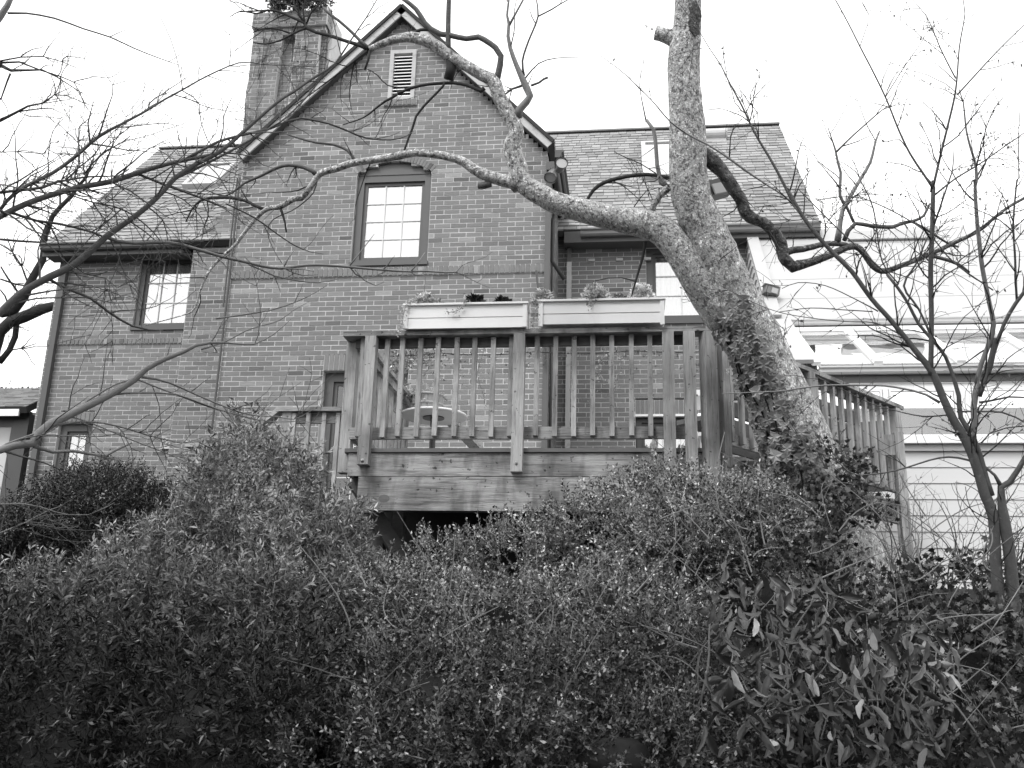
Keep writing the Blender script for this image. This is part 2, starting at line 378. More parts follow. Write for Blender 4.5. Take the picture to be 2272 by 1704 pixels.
# left wing
LX0 = -9.22; ZEW = 6.42
lw = dict(x0=P2(303,650,YW)[0], x1=P2(429,650,YW)[0], z0=P2(365,730,YW)[1], z1=P2(365,563,YW)[1])
lb = dict(x0=P2(123,990,YW)[0], x1=P2(200,990,YW)[0], z0=P2(150,1060,YW)[1], z1=P2(160,939,YW)[1])
lbs = P2(160,914,YW)[1]
LS0, LS1 = 4.78, 4.90
def left_fn(z):
    iv = [(LX0, XL+.3)]
    if lw['z0'] < z < lw['z1']: iv = cut(iv, lw['x0'], lw['x1'])
    if lb['z0'] < z < lbs: iv = cut(iv, lb['x0'], lb['x1'])
    return iv
MODW, LNW = .0715, .226
brickwork(left_fn, .3, LS0, MODW, LNW, (0, YW, 0), X3, N_, mort)
soldiers(LX0, XL+.3, .3+MODW*int(round((LS0-.3)/MODW)), LS1, (0, YW-.012, 0), X3, N_, mort, proud=.012)
brickwork(left_fn, LS1, ZEW+.02, MODW, LNW, (0, YW, 0), X3, N_, mort)
soldiers(lb['x0'], lb['x1'], lb['z1'], lbs, (0, YW, 0), X3, N_, mort)
# right wing
RX1 = 2.62
rw = dict(x0=P2(1434,620,YW)[0], x1=P2(1592,620,YW)[0], z0=P2(1500,716,YW)[1], z1=P2(1500,545,YW)[1])
rb = dict(x0=P2(1410,960,YW)[0], x1=P2(1572,960,YW)[0], z0=P2(1500,1030,YW)[1], z1=P2(1500,921,YW)[1])
rbs = P2(1500,887,YW)[1]
def right_fn(z):
    iv = [(XR-.05, RX1)]
    if rw['z0'] < z < rw['z1']: iv = cut(iv, rw['x0'], rw['x1'])
    if rb['z0'] < z < rbs: iv = cut(iv, rb['x0'], rb['x1'])
    return iv
brickwork(right_fn, .3, ZEW+.02, MODW, LNW, (0, YW, 0), X3, N_, mort)
soldiers(rb['x0'], rb['x1'], rb['z1'], rbs, (0, YW, 0), X3, N_, mort)
# frieze with dentils under the right eave
for i in range(9): mort.box(XR+.45+i*.42, XR+.55+i*.42, YW-.03, YW, 6.02, 6.06, .5)
# end walls
m2 = MB(); m2.box(LX0-.002, LX0+.1, YW+.12, 19.9, .3, ZEW); m2.box(RX1-.1, RX1+.002, YW+.12, 19.9, .3, ZEW)
m2.prism([(LX0, YW+.1, ZEW), (LX0, 19.9, ZEW), (LX0, 16.9, 9.6)], (.1, 0, 0)); m2.prism([(RX1-.1, YW+.1, ZEW), (RX1-.1, 19.9, ZEW), (RX1-.1, 16.9, 9.6)], (.1, 0, 0))
m2.box(LX0, RX1, 19.9, 20.0, .3, ZEW)
part('end_wall', m2, MT['brick_wall'], house)
# chimney stack: wide base on the left wing, shoulder, recessed panels, corbelled cap
YC = 13.8
chim = part('chimney', MB().box(-6.0, -4.98, YC+.2, YC+.69, 6.4, P2(640,25,13.8)[1]), MT['mortar'], house)
cx = dict(l=P2(555,140,YC)[0], r=P2(722,60,YC)[0], bl=P2(434,520,YC)[0])
def pz(x, y): return P2(x, y, YC)[1]
zt1, zcap, zsh0, zsh1 = pz(565,38), pz(570,66), pz(434,522), pz(492,462)
s1 = (P2(626,90,YC)[0], P2(655,90,YC)[0], pz(600,300), pz(630,77)); s2 = (P2(707,90,YC)[0], cx['r']+.0, pz(700,300), pz(712,62))
def chim_fn(z):
    l = cx['l']
    if z < zsh1: l = cx['bl'] + (cx['l']-.12-cx['bl'])*min(max((z-zsh0)/(zsh1-zsh0), 0), 1)
    iv = [(l, cx['r'])]
    if s1[2] < z < s1[3]: iv = cut(iv, s1[0]-(s1[3]-z)*.035, s1[1]-(s1[3]-z)*.01)
    if s2[2] < z < s2[3]: iv = cut(iv, s2[0], s2[1])
    return iv
cm_ = MB()
brickwork(chim_fn, .3, zcap, MODW, LNW, (0, YC, 0), X3, N_, cm_, parent=chim)
brickwork(lambda z: [(cx['l']-.02, cx['r']+.03)], zcap, zt1, MODW, LNW, (0, YC-.05, 0), X3, N_, cm_, parent=chim, depth_m=.2)
brickwork(lambda z: [(P2(597,20,YC)[0], cx['r'])], zt1, P2(640,22,YC)[1], MODW, LNW, (0, YC, 0), X3, N_, cm_, parent=chim, depth_m=.2)
brickwork(lambda z: [(s1[0]-.4, cx['r'])], zsh1, zcap, MODW, LNW, (0, YC+.14, 0), X3, N_, cm_, parent=chim, depth_m=.03)
brickwork(lambda z: [(.14, .70)], zsh1, zcap, MODW, LNW, (cx['r'], YC, 0), (0,1,0), (1,0,0), cm_, parent=chim)
brickwork(lambda z: [(.0, .78)], zcap, zt1+.1, MODW, LNW, (cx['r']+.04, YC-.04, 0), (0,1,0), (1,0,0), cm_, parent=chim, depth_m=.03)
brickwork(lambda z: [(.12, .70)], .3, zcap, MODW, LNW, (cx['l'], YC, 0), (0,1,0), (-1,0,0), cm_, parent=chim, depth_m=.05)
part('mortar', cm_, MT['mortar'], chim, kind='stuff')
part('mortar', mort, MT['mortar'], house, kind='stuff')
# lay the bricks: the 300 that show largest singly, the others joined
def bw(b):
    p, l, h, ux, nrm, pr, par, keep = b; return p
def seen_px(b):
    p = b[0]; z = np.dot(p, fwd); return (W0/2+FOC*np.dot(p, RIGHT)/z, H0/2-FOC*np.dot(p, UP)/z, z)
cand = []
for i, b in enumerate(BRICKS):
    x, y, z = seen_px(b)
    if b[6] is house and b[4][1] < -.5 and 0 < x < W0 and 590 < y < 905 and z < 13.6 and not (880 < x < 1480 and y > 665) and b[1] > .1: cand.append((z*1000+abs(x-700)*.3, i))
cand.sort(); single = set(i for _, i in cand[:300])
bm_ = MB().hexa([(-.5,-.05,-.5),(.5,-.05,-.5),(.5,.05,-.5),(-.5,.05,-.5),(-.5,-.05,.5),(.5,-.05,.5),(.5,.05,.5),(-.5,.05,.5)]).mesh('brick')
mats_ = []; joined = {}
for i, (p, l, h, ux, nrm, pr, par, keep) in enumerate(BRICKS):
    yd = -nrm
    c0 = p + nrm*(pr-.05)
    if i in single:
        mats_.append(Matrix(((ux[0]*l, yd[0], 0, c0[0]), (ux[1]*l, yd[1], 0, c0[1]), (0, 0, h, c0[2]), (0, 0, 0, 1))))
    else:
        j = joined.setdefault(par.name, MB()); a = ux*(l/2); d = yd*.05; j_ = lambda: random.uniform(-.0015, .0015)
        q = []
        for zz in (-h/2, h/2):
            for sa, sdp in ((-1,-1),(1,-1),(1,1),(-1,1)): q.append(c0+a*sa+d*sdp+np.array([0, 0, zz+j_()]))
        j.hexa(q)
copies('brick', bm_, MT['brick'], house, mats_)
for pn, j in joined.items(): part('brick_courses', j, MT['brick_wall'], bpy.data.objects[pn], kind='stuff')

# windows
def window(x0, x1, z0, z1, Y, parent, fm, cols=0, rws=0, fw=.07, rec=.10, pane=None, back=None, backd=.12, inner=.045, name='window', arch=False, sill=.05, muntin_back=True):
    fr = MB(); Y1 = Y+rec
    fr.box(x0, x0+fw, Y1-.04, Y1+.06, z0, z1).box(x1-fw, x1, Y1-.04, Y1+.06, z0, z1).box(x0+fw, x1-fw, Y1-.04, Y1+.06, z1-fw, z1).box(x0+fw, x1-fw, Y1-.04, Y1+.06, z0, z0+fw)
    w = part(name, fr, fm, parent)
    s_ = MB(); a, b, c_, d = x0+fw, x1-fw, z0+fw, z1-fw; k = inner
    s_.box(a, a+k, Y1-.005, Y1+.035, c_, d).box(b-k, b, Y1-.005, Y1+.035, c_, d).box(a+k, b-k, Y1-.005, Y1+.035, d-k, d).box(a+k, b-k, Y1-.005, Y1+.035, c_, c_+k)
    part('sash', s_, fm, w)
    a += k; b -= k; c_ += k; d -= k
    pn = part('pane', MB().box(a, b, Y1+.012, Y1+.018, c_, d), pane or MT['pane'], w)
    mm = MB()
    for i in range(1, cols): x = a+(b-a)*i/cols; mm.box(x-.007, x+.007, Y1-.004, Y1+.011, c_, d)
    for i in range(1, rws): z = c_+(d-c_)*i/rws; mm.box(a, b, Y1-.003, Y1+.0105, z-.007, z+.007)
    if cols or rws: part('muntins', mm, MT['muntin'], w)
    if back is not None:
        cu = MB(); n = 40; V = []
        for zz in (c_-.1, d+.1):
            for i in range(n+1): V.append((a-.05+(b-a+.1)*i/n, Y1+backd+.014*math.sin(i*1.7)+.01*math.sin(i*.6), zz))
        cu.raw(V, [(i, i+1, n+2+i, n+1+i) for i in range(n)]); part('curtain', cu, back, w)
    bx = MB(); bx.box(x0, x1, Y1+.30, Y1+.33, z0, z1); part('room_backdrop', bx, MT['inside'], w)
    if sill: part('sill', MB().box(x0-.01, x1+.01, Y-.035, Y1-.04, z0-.02, z0+.035), fm, w)
    return w
mw = window(wx0, wx1, wz0, wzs, YM, house, MT['paint'], 3, 4, fw=.10, back=MT['curtain'], backd=.06)
# arched tympanum board over the main window
tb = MB(); cc = (wx0+wx1)/2; n = 16; poly = [(wx0, YM+.05, wzs)]+[]
pts = []
for i in range(n+1):
    hwid = (wx1-wx0)/2; h = wzt-wzs; R_ = (hwid*hwid+h*h)/(2*h); th = math.asin(hwid/R_); a = -th+2*th*i/n
    pts.append((cc+R_*math.sin(a), YM+.05, wzt-R_+R_*math.cos(a)))
tb.prism(pts, (0, .1, 0)); part('tympanum', tb, MT['paint'], mw)
# brick arch of rowlocks over it
ra = MB()
for i in range(26):
    a = -th+2*th*(i+.5)/26; R1 = R_+.004; R2 = R_+.10; da = th/26*.84
    q = []
    for yy in (YM-.008, YM+.05):
        for (rr, aa) in ((R1, a-da), (R1, a+da), (R2, a+da), (R2, a-da)): q.append((cc+rr*math.sin(aa), yy, wzt-R_+rr*math.cos(aa)))
    ra.hexa(q)
part('arch_bricks', ra, MT['brick_wall'], house)
window(dx0, dx1, 1.75, dz1, YM, house, MT['paint'], 3, 4, fw=.12, rec=.14, pane=MT['pane_dark'], name='french_window', sill=0)
window(lw['x0'], lw['x1'], lw['z0'], lw['z1'], YW, house, MT['paint'], 3, 3, fw=.085, rec=.09, back=MT['curtain'], backd=.045)
window(lb['x0'], lb['x1'], lb['z0'], lb['z1'], YW, house, MT['paint'], 2, 2, fw=.11, rec=.12, back=MT['curtain'])
window(rw['x0'], rw['x1'], rw['z0'], rw['z1'], YW, house, MT['paint'], 2, 3, fw=.10, rec=.09, back=MT['curtain'], backd=.045)
window(rb['x0'], rb['x1'], rb['z0'], rb['z1'], YW, house, MT['darkpaint'], 3, 0, fw=.09, rec=.12, back=MT['curtain'])
part('lintel_strip', MB().box(rb['x0'], rb['x1'], YW-.02, YW+.05, rb['z1']-.02, rb['z1']+.012), MT['white'], house)

# gable vent with slats
gv = MB(); f = .055
gv.box(vx0, vx0+f, YM-.03, YM+.08, vz0, vz1).box(vx1-f, vx1, YM-.03, YM+.08, vz0, vz1).box(vx0+f, vx1-f, YM-.03, YM+.08, vz1-f, vz1).box(vx0+f, vx1-f, YM-.03, YM+.08, vz0, vz0+f*.8)
vent = part('gable_vent', gv, MT['rake'], house)
part('vent_back', MB().box(vx0+f, vx1-f, YM+.09, YM+.1, vz0, vz1), MT['inside'], vent)
sl = MB().hexa([(-.5,-.034,-.026),(.5,-.034,-.026),(.5,.03,.014),(-.5,.03,.014),(-.5,-.034,-.012),(.5,-.034,-.012),(.5,.03,.028),(-.5,.03,.028)]).mesh('slat')
ns = 13; hh = (vz1-vz0-2*f)/ns
copies('slat', sl, MT['white'], vent, [Matrix.Translation(((vx0+vx1)/2, YM+.03, vz0+f+hh*(i+.55))) @ Matrix.Diagonal((vx1-vx0-2*f, 1, 1, 1)) for i in range(ns)])

# roofs -------------------------------------------------------------
def roof_plane(name, A, B, slopev, length, parent, label=None, expo=.135, wid=.175, nsingle=0, fn=None, joined_mb=None):
    """A->B along the eave, slopev = unit vector up the slope; shingles lapped course by course"""
    A = np.array(A, float); B = np.array(B, float); u = (B-A); L_ = np.linalg.norm(u); u /= L_
    sv = np.array(slopev, float); nrm = np.cross(u, sv); nrm /= np.linalg.norm(nrm)
    if nrm[2] < 0: nrm = -nrm
    base = MB(); P = [A, B, B+sv*length, A+sv*length]; base.hexa([p-nrm*.10 for p in P]+[p-nrm*.002 for p in P])
    r = part(name, base, MT['shadowgap'], parent, label)
    J = MB(); singles = []; nrow = int(length/expo)
    for k in range(nrow):
        x = -random.random()*wid; jit = random.uniform(-.004, .004)
        while x < L_:
            w = wid*random.choice((.8, .9, 1, 1, 1.1, 1.2)); a = max(x, 0); b = min(x+w, L_)
            lo = k*expo+jit+random.uniform(-.012, .012); 
            if b-a > .03 and (fn is None or fn((a+b)/2, lo+expo/2)):
                singles.append((a+.003, b-.003, lo, random.uniform(.016, .026)))
            x += w
    return r, (A, u, sv, nrm, singles, expo)
def lay_shingles(r, data, nsingle):
    A, u, sv, nrm, S_, expo = data
    def px(s_): 
        p = A+u*(s_[0]+s_[1])/2+sv*s_[2]; z = np.dot(p, fwd); return (W0/2+FOC*np.dot(p, RIGHT)/z, H0/2-FOC*np.dot(p, UP)/z, z)
    order = sorted(range(len(S_)), key=lambda i: px(S_[i])[2] if (0 < px(S_[i])[0] < W0 and px(S_[i])[1] > 0) else 99); sg = set(order[:nsingle])
    me = MB().hexa([(0,0,.0),(1,0,.0),(1,1,-.003),(0,1,-.003),(0,0,1),(1,0,1),(1,1,.004),(0,1,.004)])
    me = me.mesh('shingle'); mm = []; J = MB()
    for i, (a, b, lo, t) in enumerate(S_):
        o = A+u*a+sv*lo; L2 = expo*1.5
        if i in sg:
            mm.append(Matrix(((u[0]*(b-a), sv[0]*L2, nrm[0]*t, o[0]), (u[1]*(b-a), sv[1]*L2, nrm[1]*t, o[1]), (u[2]*(b-a), sv[2]*L2, nrm[2]*t, o[2]), (0,0,0,1))))
        else:
            uu = u*(b-a); ss = sv*L2; J.hexa([o, o+uu, o+uu+ss, o+ss, o+nrm*t, o+uu+nrm*t, o+uu+ss+nrm*.003, o+ss+nrm*.003])
    copies('shingle', me, MT['shingle'], r, mm); part('shingle_courses', J, MT['shingle_j'], r, kind='stuff')
ev = np.array([0, 13.68, 6.40]); rd = np.array([0, 16.80, 9.86]); sv = rd-ev; RL = np.linalg.norm(sv); sv /= RL
sk_l = [onP(x, y, ev, np.cross((1,0,0), sv)) for x, y in ((456,372),(527,369),(503,417),(405,420))]
sk_r = [onP(x, y, ev, np.cross((1,0,0), sv)) for x, y in ((1423,325),(1500,322),(1503,398),(1425,402))]
A_ = (LX0-.12, ev[1], ev[2]); B_ = (XL-.2, ev[1], ev[2])
rl, dl = roof_plane('roof', A_, (cx['l']+.2, ev[1], ev[2]), sv, RL, house, 'grey shingled roof of the left wing')
lay_shingles(rl, dl, 120)
rr_, dr_ = roof_plane('roof', (-2.6, ev[1], ev[2]), (RX1+.12, ev[1], ev[2]), sv, RL, house, 'pale shingled roof of the right wing', fn=lambda x, s_: True)
lay_shingles(rr_, dr_, 175)
svb = np.array([0, -sv[1], sv[2]]); bb = MB(); P = [np.array([LX0-.12, 19.95, 6.4]), np.array([RX1+.12, 19.95, 6.4])]; bb.hexa([P[0], P[1], P[1]+svb*RL, P[0]+svb*RL]+[q+np.array([0,.07,.08]) for q in (P[0], P[1], P[1]+svb*RL, P[0]+svb*RL)])
part('back_roof', bb, MT['shingle_j'], house)
part('ridge_cap', MB().beam((LX0-.12, 16.82, 9.885), (cx['l']+.1, 16.82, 9.885), .16, .03), MT['lamp'], house)
part('ridge_cap', MB().beam((-2.6, 16.82, 9.885), (RX1+.12, 16.82, 9.885), .16, .03), MT['lamp'], house)
for q, nm in ((sk_l, 'skylight in the left roof'), (sk_r, 'skylight in the right roof')):
    nrm = np.array([0, -sv[2], sv[1]]); q = [np.array(p) for p in q]
    x0 = (q[0][0]+q[3][0])/2; x1 = (q[1][0]+q[2][0])/2; s0 = np.dot((q[3]+q[2])/2-ev, sv); s1_ = np.dot((q[0]+q[1])/2-ev, sv)
    if nm.startswith('skylight in the left'): x0, x1 = q[0][0], q[1][0]
    def PP(x, s_, h): return np.array([x, ev[1], ev[2]])+sv*s_+nrm*h
    fr = MB(); t = .07
    for (a, b, c_, d) in ((x0, x1, s0, s0+t), (x0, x1, s1_-t, s1_), (x0, x0+t, s0+t, s1_-t), (x1-t, x1, s0+t, s1_-t)):
        fr.hexa([PP(a,c_,0), PP(b,c_,0), PP(b,d,0), PP(a,d,0), PP(a,c_,.1), PP(b,c_,.1), PP(b,d,.1), PP(a,d,.1)])
    w = part('skylight', fr, MT['lead'], house, nm)
    gm = MB().hexa([PP(x0+t,s0+t,.06), PP(x1-t,s0+t,.06), PP(x1-t,s1_-t,.06), PP(x0+t,s1_-t,.06), PP(x0+t,s0+t,.075), PP(x1-t,s0+t,.075), PP(x1-t,s1_-t,.075), PP(x0+t,s1_-t,.075)])
    part('pane', gm, MT['pane_r'], w)
    part('blind', MB().hexa([PP(x0+t,s0+t,.03), PP(x1-t,s0+t,.03), PP(x1-t,s1_-t,.03), PP(x0+t,s1_-t,.03), PP(x0+t,s0+t,.04), PP(x1-t,s0+t,.04), PP(x1-t,s1_-t,.04), PP(x0+t,s1_-t,.04)]), MT['curtain'], w)
# roof vent drum
p = onP(1586, 312, ev, np.cross((1,0,0), sv))
vd = MB().tube([(p[0]-.22, p[1]-.02, p[2]+.12), (p[0]+.22, p[1]-.02, p[2]+.12)], [.10, .10], 14); vd.box(p[0]-.2, p[0]+.2, p[1]-.05, p[1]+.15, p[2]-.1, p[2]+.08)
part("roof_vent", vd, MT['lead'], house)
# front gable roof: two slopes with rake boards
gs = math.atan2(ZA-ZE, XA-XL); 
for sgn in (-1, 1):
    apex = np.array([XA, YM-.14, ZA+.15]); d = np.array([sgn*math.cos(gs), 0, -math.sin(gs)]); Lg = (XA-XL)/math.cos(gs)+.06
    low = apex+d*Lg; n_ = np.array([sgn*math.sin(gs), 0, math.cos(gs)])
    r, dd = roof_plane('roof', low, low+np.array([0, 5.0, 0]), -d, Lg, house, 'front gable roof slope', expo=.16)
    lay_shingles(r, dd, 0)
    part('roof_edge', MB().hexa([low-n_*.02+np.array([0,-.03,0]), low-n_*.02, apex-n_*.02, apex-n_*.02+np.array([0,-.03,0]), low+n_*.025+np.array([0,-.03,0]), low+n_*.025, apex+n_*.025, apex+n_*.025+np.array([0,-.03,0])]), MT['shadowgap'], r)
    a0, b0 = apex-n_*.065+np.array([0,-.004,0]), low-n_*.065+np.array([0,-.004,0])
    rb_ = MB().hexa([b0-n_*.045, b0-n_*.045+np.array([0,.03,0]), a0-n_*.045+np.array([0,.03,0]), a0-n_*.045, b0+n_*.045, b0+n_*.045+np.array([0,.03,0]), a0+n_*.045+np.array([0,.03,0]), a0+n_*.045])
    part('rake_board', rb_, MT['rake'], r)
    so_ = MB().hexa([b0-n_*.04+np.array([0,.032,0]), b0-n_*.04+np.array([0,.16,0]), a0-n_*.04+np.array([0,.16,0]), a0-n_*.04+np.array([0,.032,0]), b0-n_*.025+np.array([0,.032,0]), b0-n_*.025+np.array([0,.16,0]), a0-n_*.025+np.array([0,.16,0]), a0-n_*.025+np.array([0,.032,0])])
    part('soffit', so_, MT['paint'], r)
# gutters, fascias and downspouts
def gutter(a, b, m, parent, name='gutter', s_=.11):
    g_ = MB(); a = np.array(a, float); b = np.array(b, float); d = b-a; d /= np.linalg.norm(d); out = np.cross(d, (0,0,1))
    if abs(d[0]) > .5: out = np.array([0,-1.,0])
    if abs(d[1]) > .5: out = np.array([1.,0,0])
    prof = [(0,0),(s_*.55,0),(s_*.75,.25*s_),(s_*.8,.6*s_),(s_*1.05,.8*s_),(s_*1.05,s_),(0,s_)]
    poly = [a+out*x+np.array([0,0,z]) for x, z in prof]; g_.prism(poly, b-a)
    return part(name, g_, m, parent)
gutter((LX0-.12, YW-.33, 6.27), (P2(432,500,YW)[0], YW-.33, 6.27), MT['paint'], house)
part('fascia', MB().box(LX0-.12, P2(432,500,YW)[0], YW-.32, YW-.29, 6.2, 6.38).box(LX0-.1, P2(432,500,YW)[0], YW-.29, YW-.01, 6.22, 6.25), MT['paint'], house)
gutter((XR+.35, YW-.33, 6.27), (RX1+.1, YW-.33, 6.27), MT['lamp'], house)
part('fascia', MB().box(XR+.1, RX1+.1, YW-.32, YW-.29, 6.2, 6.38).box(XR+.1, RX1+.1, YW-.29, YW-.01, 6.22, 6.25), MT['paint'], house)
gutter((XR+.10, YM-.1, 6.60), (XR+.10, YW-.3, 6.60), MT['darkpaint'], house)
def pipe(pts, r, m, parent, name='downspout', label=None): return smooth(part(name, MB().tube(pts, [r]*len(pts), 10), m, parent, label))
xx = P2(120,750,YW-.06)[0]
part('downspout', MB().box(xx-.045, xx+.045, YW-.10, YW-.02, .6, 6.2), MT['paint'], house, 'grey downspout near the left corner')
xx = P2(1214,560,YM-.05)[0]
part('downspout', MB().box(xx-.032, xx+.04, YM-.07, YM-.012, 1.8, 6.55), MT['paint'], house, 'grey downspout on the right corner of the front gable')
xx = P2(1262,700,YW-.1)[0]; zz = P2(1262,583,YW-.1)[1]
part('downspout', MB().box(xx-.035, xx+.035, YW-.14, YW-.07, 1.6, zz), MT['rake'], house, 'pale lower length of downspout behind the deck')
part('downspout', MB().box(xx-.03, xx+.03, YW-.13, YW-.07, zz, 6.2), MT['paint'], house, 'dark upper length of downspout in the recess')
pipe([(XR+.03, YM+.6, 6.5), (XR+.03, YM+.6, 1.6)], .018, MT['darkpaint'], house, 'conduit')
pipe([(XR+.10, YM+.1, 6.6), (XR+.16, YM+.3, 6.2), (XR+.05, YM+.35, 5.9), (XR+.05, YM+.35, 5.3), (XR+.2, YM+.5, 5.1)], .03, MT['darkpaint'], house, 'drain_pipe')
q = [onY(x, y, YM-.03) for x, y in ((533,400),(531.6,481),(516,600),(503,740),(490,850),(477,967),(474,1000))]
xm = XL-.02
part('corner_cable', MB().tube([(xm, YM-.03, 6.5), (xm+.01, YM-.03, 5.2), (xm, YM-.03, 2.5)], [.016]*3, 6).tube([(xm-.04, YM-.02, 6.5), (xm-.035, YM-.02, 4.6)], [.012]*2, 6), MT['metal'], house)
part('corner_cable', MB().tube([(XR-.12, YM-.10, 4.98), (XR-.02, YM-.13, 4.2), (XR+.0, YM-.13, 3.7)], [.016]*3, 6), MT['metal'], house)
# twin flood lights on the corner
p = onY(1222, 372, YM-.06); fl = thing('security_light', 'twin-headed flood light under the right corner of the gable', 'lamp', tuple(p))
part('junction_box', MB().box(p[0]-.05, p[0]+.05, YM-.12, YM-.02, p[2]-.06, p[2]+.06), MT['metal'], fl)
for hx, hy, dv in ((1224, 388, (-.15,-.55,-.8)), (1244, 369, (.25,-.95,.1))):
    h_ = onY(hx, hy, YM-.28); dv = np.array(dv)/np.linalg.norm(dv); k = MB()
    k.tube([h_-dv*.12, h_-dv*.05, h_, h_+dv*.09], [.03, .055, .062, .085], 16, cap=False); hd = smooth(part('lamp_head', k, MT['lamp'], fl))
    part('lens', MB().tube([h_+dv*.055, h_+dv*.07], [.07, .072], 14), MT['lampglass'], hd)
    part('arm', MB().tube([(p[0], YM-.08, p[2]), h_-dv*.11], [.014, .014], 6), MT['metal'], fl)
# ------------------------------------------------------------------ carved plaque on the left wing
a0, a1 = onY(361,968,YW-.02), onY(403,997,YW-.02); pk = MB(); nn = 16; V = []; mm_ = []
for j in range(nn+1):
    for i in range(nn+1):
        u, v = i/nn, j/nn; e = min(u, v, 1-u, 1-v); dd = .03+(.035*abs(rn3((u*5, v*4, 3)))+.02*rn3((u*11, v*9, 5)) if e > .08 else .02)
        V.append((a0[0]+(a1[0]-a0[0])*u, YW-.01-dd, a1[2]+(a0[2]-a1[2])*v))
for j in range(nn):
    for i in range(nn): mm_.append((j*(nn+1)+i, j*(nn+1)+i+1, (j+1)*(nn+1)+i+1, (j+1)*(nn+1)+i))
pk.raw(V, mm_); pk.box(a0[0], a1[0], YW-.03, YW-.008, a1[2], a0[2])
solo('carved_plaque', pk, MT['stone'], 'small carved stone plaque fixed to the brick wall of the left wing', 'plaque')
# ------------------------------------------------------------------ the timber deck
YD = 7.5
deck = thing('timber_deck', 'raised weathered timber deck with railing and square balusters in front of the house', 'deck', (-1, YD, .3))
ZF = float(onY(900, 1005, YD)[2])                 # top of the rim, under the boards
zcap1 = float(onY(1168, 729.5, YD-.09)[2]); zcap0 = zcap1-.038
zru1, zru0 = zcap0, float(onY(1100, 768, YD)[2])
zrl1, zrl0 = float(onY(1100, 947, YD)[2]), float(onY(1100, 973, YD)[2])
zrim1, zrim0 = float(onY(1100, 1006, YD)[2]), float(onY(1100, 1057, YD)[2])
zbeam0 = float(onY(1100, 1134, YD)[2])
def dx(x, y=900): return float(onY(x, y, YD)[0])
XDL = dx(776, 950); CORN = np.array([dx(1563, 900), YD, 0]); 
end = onZ(1985, 905, zcap1); END = np.array([end[0], end[1], 0]); DIR = (END-CORN)/np.linalg.norm(END-CORN); PERP = np.array([DIR[1], -DIR[0], 0])
XS = 1.70                                          # left side plane of the sunroom
# boards of the floor
bl = MB(); nb = 0
dbm = MB().box(-.5, .5, -.068, .068, -.03, 0).mesh('deck_board'); mm = []
y = YD+.075
while y < YM-.1:
    xr = CORN[0] + max(0, (y-YD))*DIR[0]/DIR[1] if y < END[1] else END[0]
    if y > 10.3: xr = XS-.1
    mm.append(Matrix.Translation(((XDL+xr)/2, y, ZF+.03)) @ Matrix.Diagonal((xr-XDL+.06, 1, 1, 1))); y += .142
copies('deck_board', dbm, MT['wood_x'], deck, mm)
part('edge_board', MB().box(XDL-.02, CORN[0], YD-.03, YD+.0, ZF+.001, ZF+.031), MT['wood_dark'], deck)
part('rim_joist', MB().box(XDL+.01, CORN[0], YD-.012, YD+.028, zrim0, zrim1), MT['wood_x'], deck)
part('beam', MB().box(dx(793,1100), CORN[0]-.05, YD-.008, YD+.085, zbeam0, zrim0-.003), MT['wood_x'], deck, 'wide front beam with a large knot')
part('rim_joist', MB().box(XDL+.01, XDL+.05, YD+.03, YM-.4, zrim0, zrim1), MT['wood_x'], deck)
part('rim_joist', MB().beam(CORN+[0,0,(zrim0+zrim1)/2], END+[0,0,(zrim0+zrim1)/2], .04, zrim1-zrim0), MT['wood_x'], deck)
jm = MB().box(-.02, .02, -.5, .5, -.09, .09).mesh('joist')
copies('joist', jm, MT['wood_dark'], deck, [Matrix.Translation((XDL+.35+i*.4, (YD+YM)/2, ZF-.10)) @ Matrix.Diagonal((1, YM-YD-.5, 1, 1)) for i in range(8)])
# knot on the beam
kp = onY(852, 1106, YD-.01); kb = MB(); V = [(kp[0], YD-.0105, kp[2])]+[(kp[0]+.045*math.cos(t*.5236), YD-.0095, kp[2]+.03*math.sin(t*.5236)) for t in range(12)]
kb.raw(V, [(0, 1+i, 1+(i+1) % 12) for i in range(12)]); part('knot', kb, MT['wood_dark'], deck)
# bearing posts under the deck
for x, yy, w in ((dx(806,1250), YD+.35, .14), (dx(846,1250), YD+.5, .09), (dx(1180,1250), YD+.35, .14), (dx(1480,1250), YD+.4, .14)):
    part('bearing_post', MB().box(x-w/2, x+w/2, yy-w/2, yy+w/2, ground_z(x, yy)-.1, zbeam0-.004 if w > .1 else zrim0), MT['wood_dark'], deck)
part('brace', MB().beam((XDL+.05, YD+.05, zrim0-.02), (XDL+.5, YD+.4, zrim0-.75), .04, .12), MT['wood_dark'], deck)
rw_ = MB(); rw_.box(XDL-.1, 1.9, YD+1.1, YD+1.3, -.1, zrim0-.02); solo('shade_wall', rw_, MT['stepstone'], 'dark wall added to stand for the black shade under the deck', 'wall')  # added wall, coloured dark to give the shade below the boards
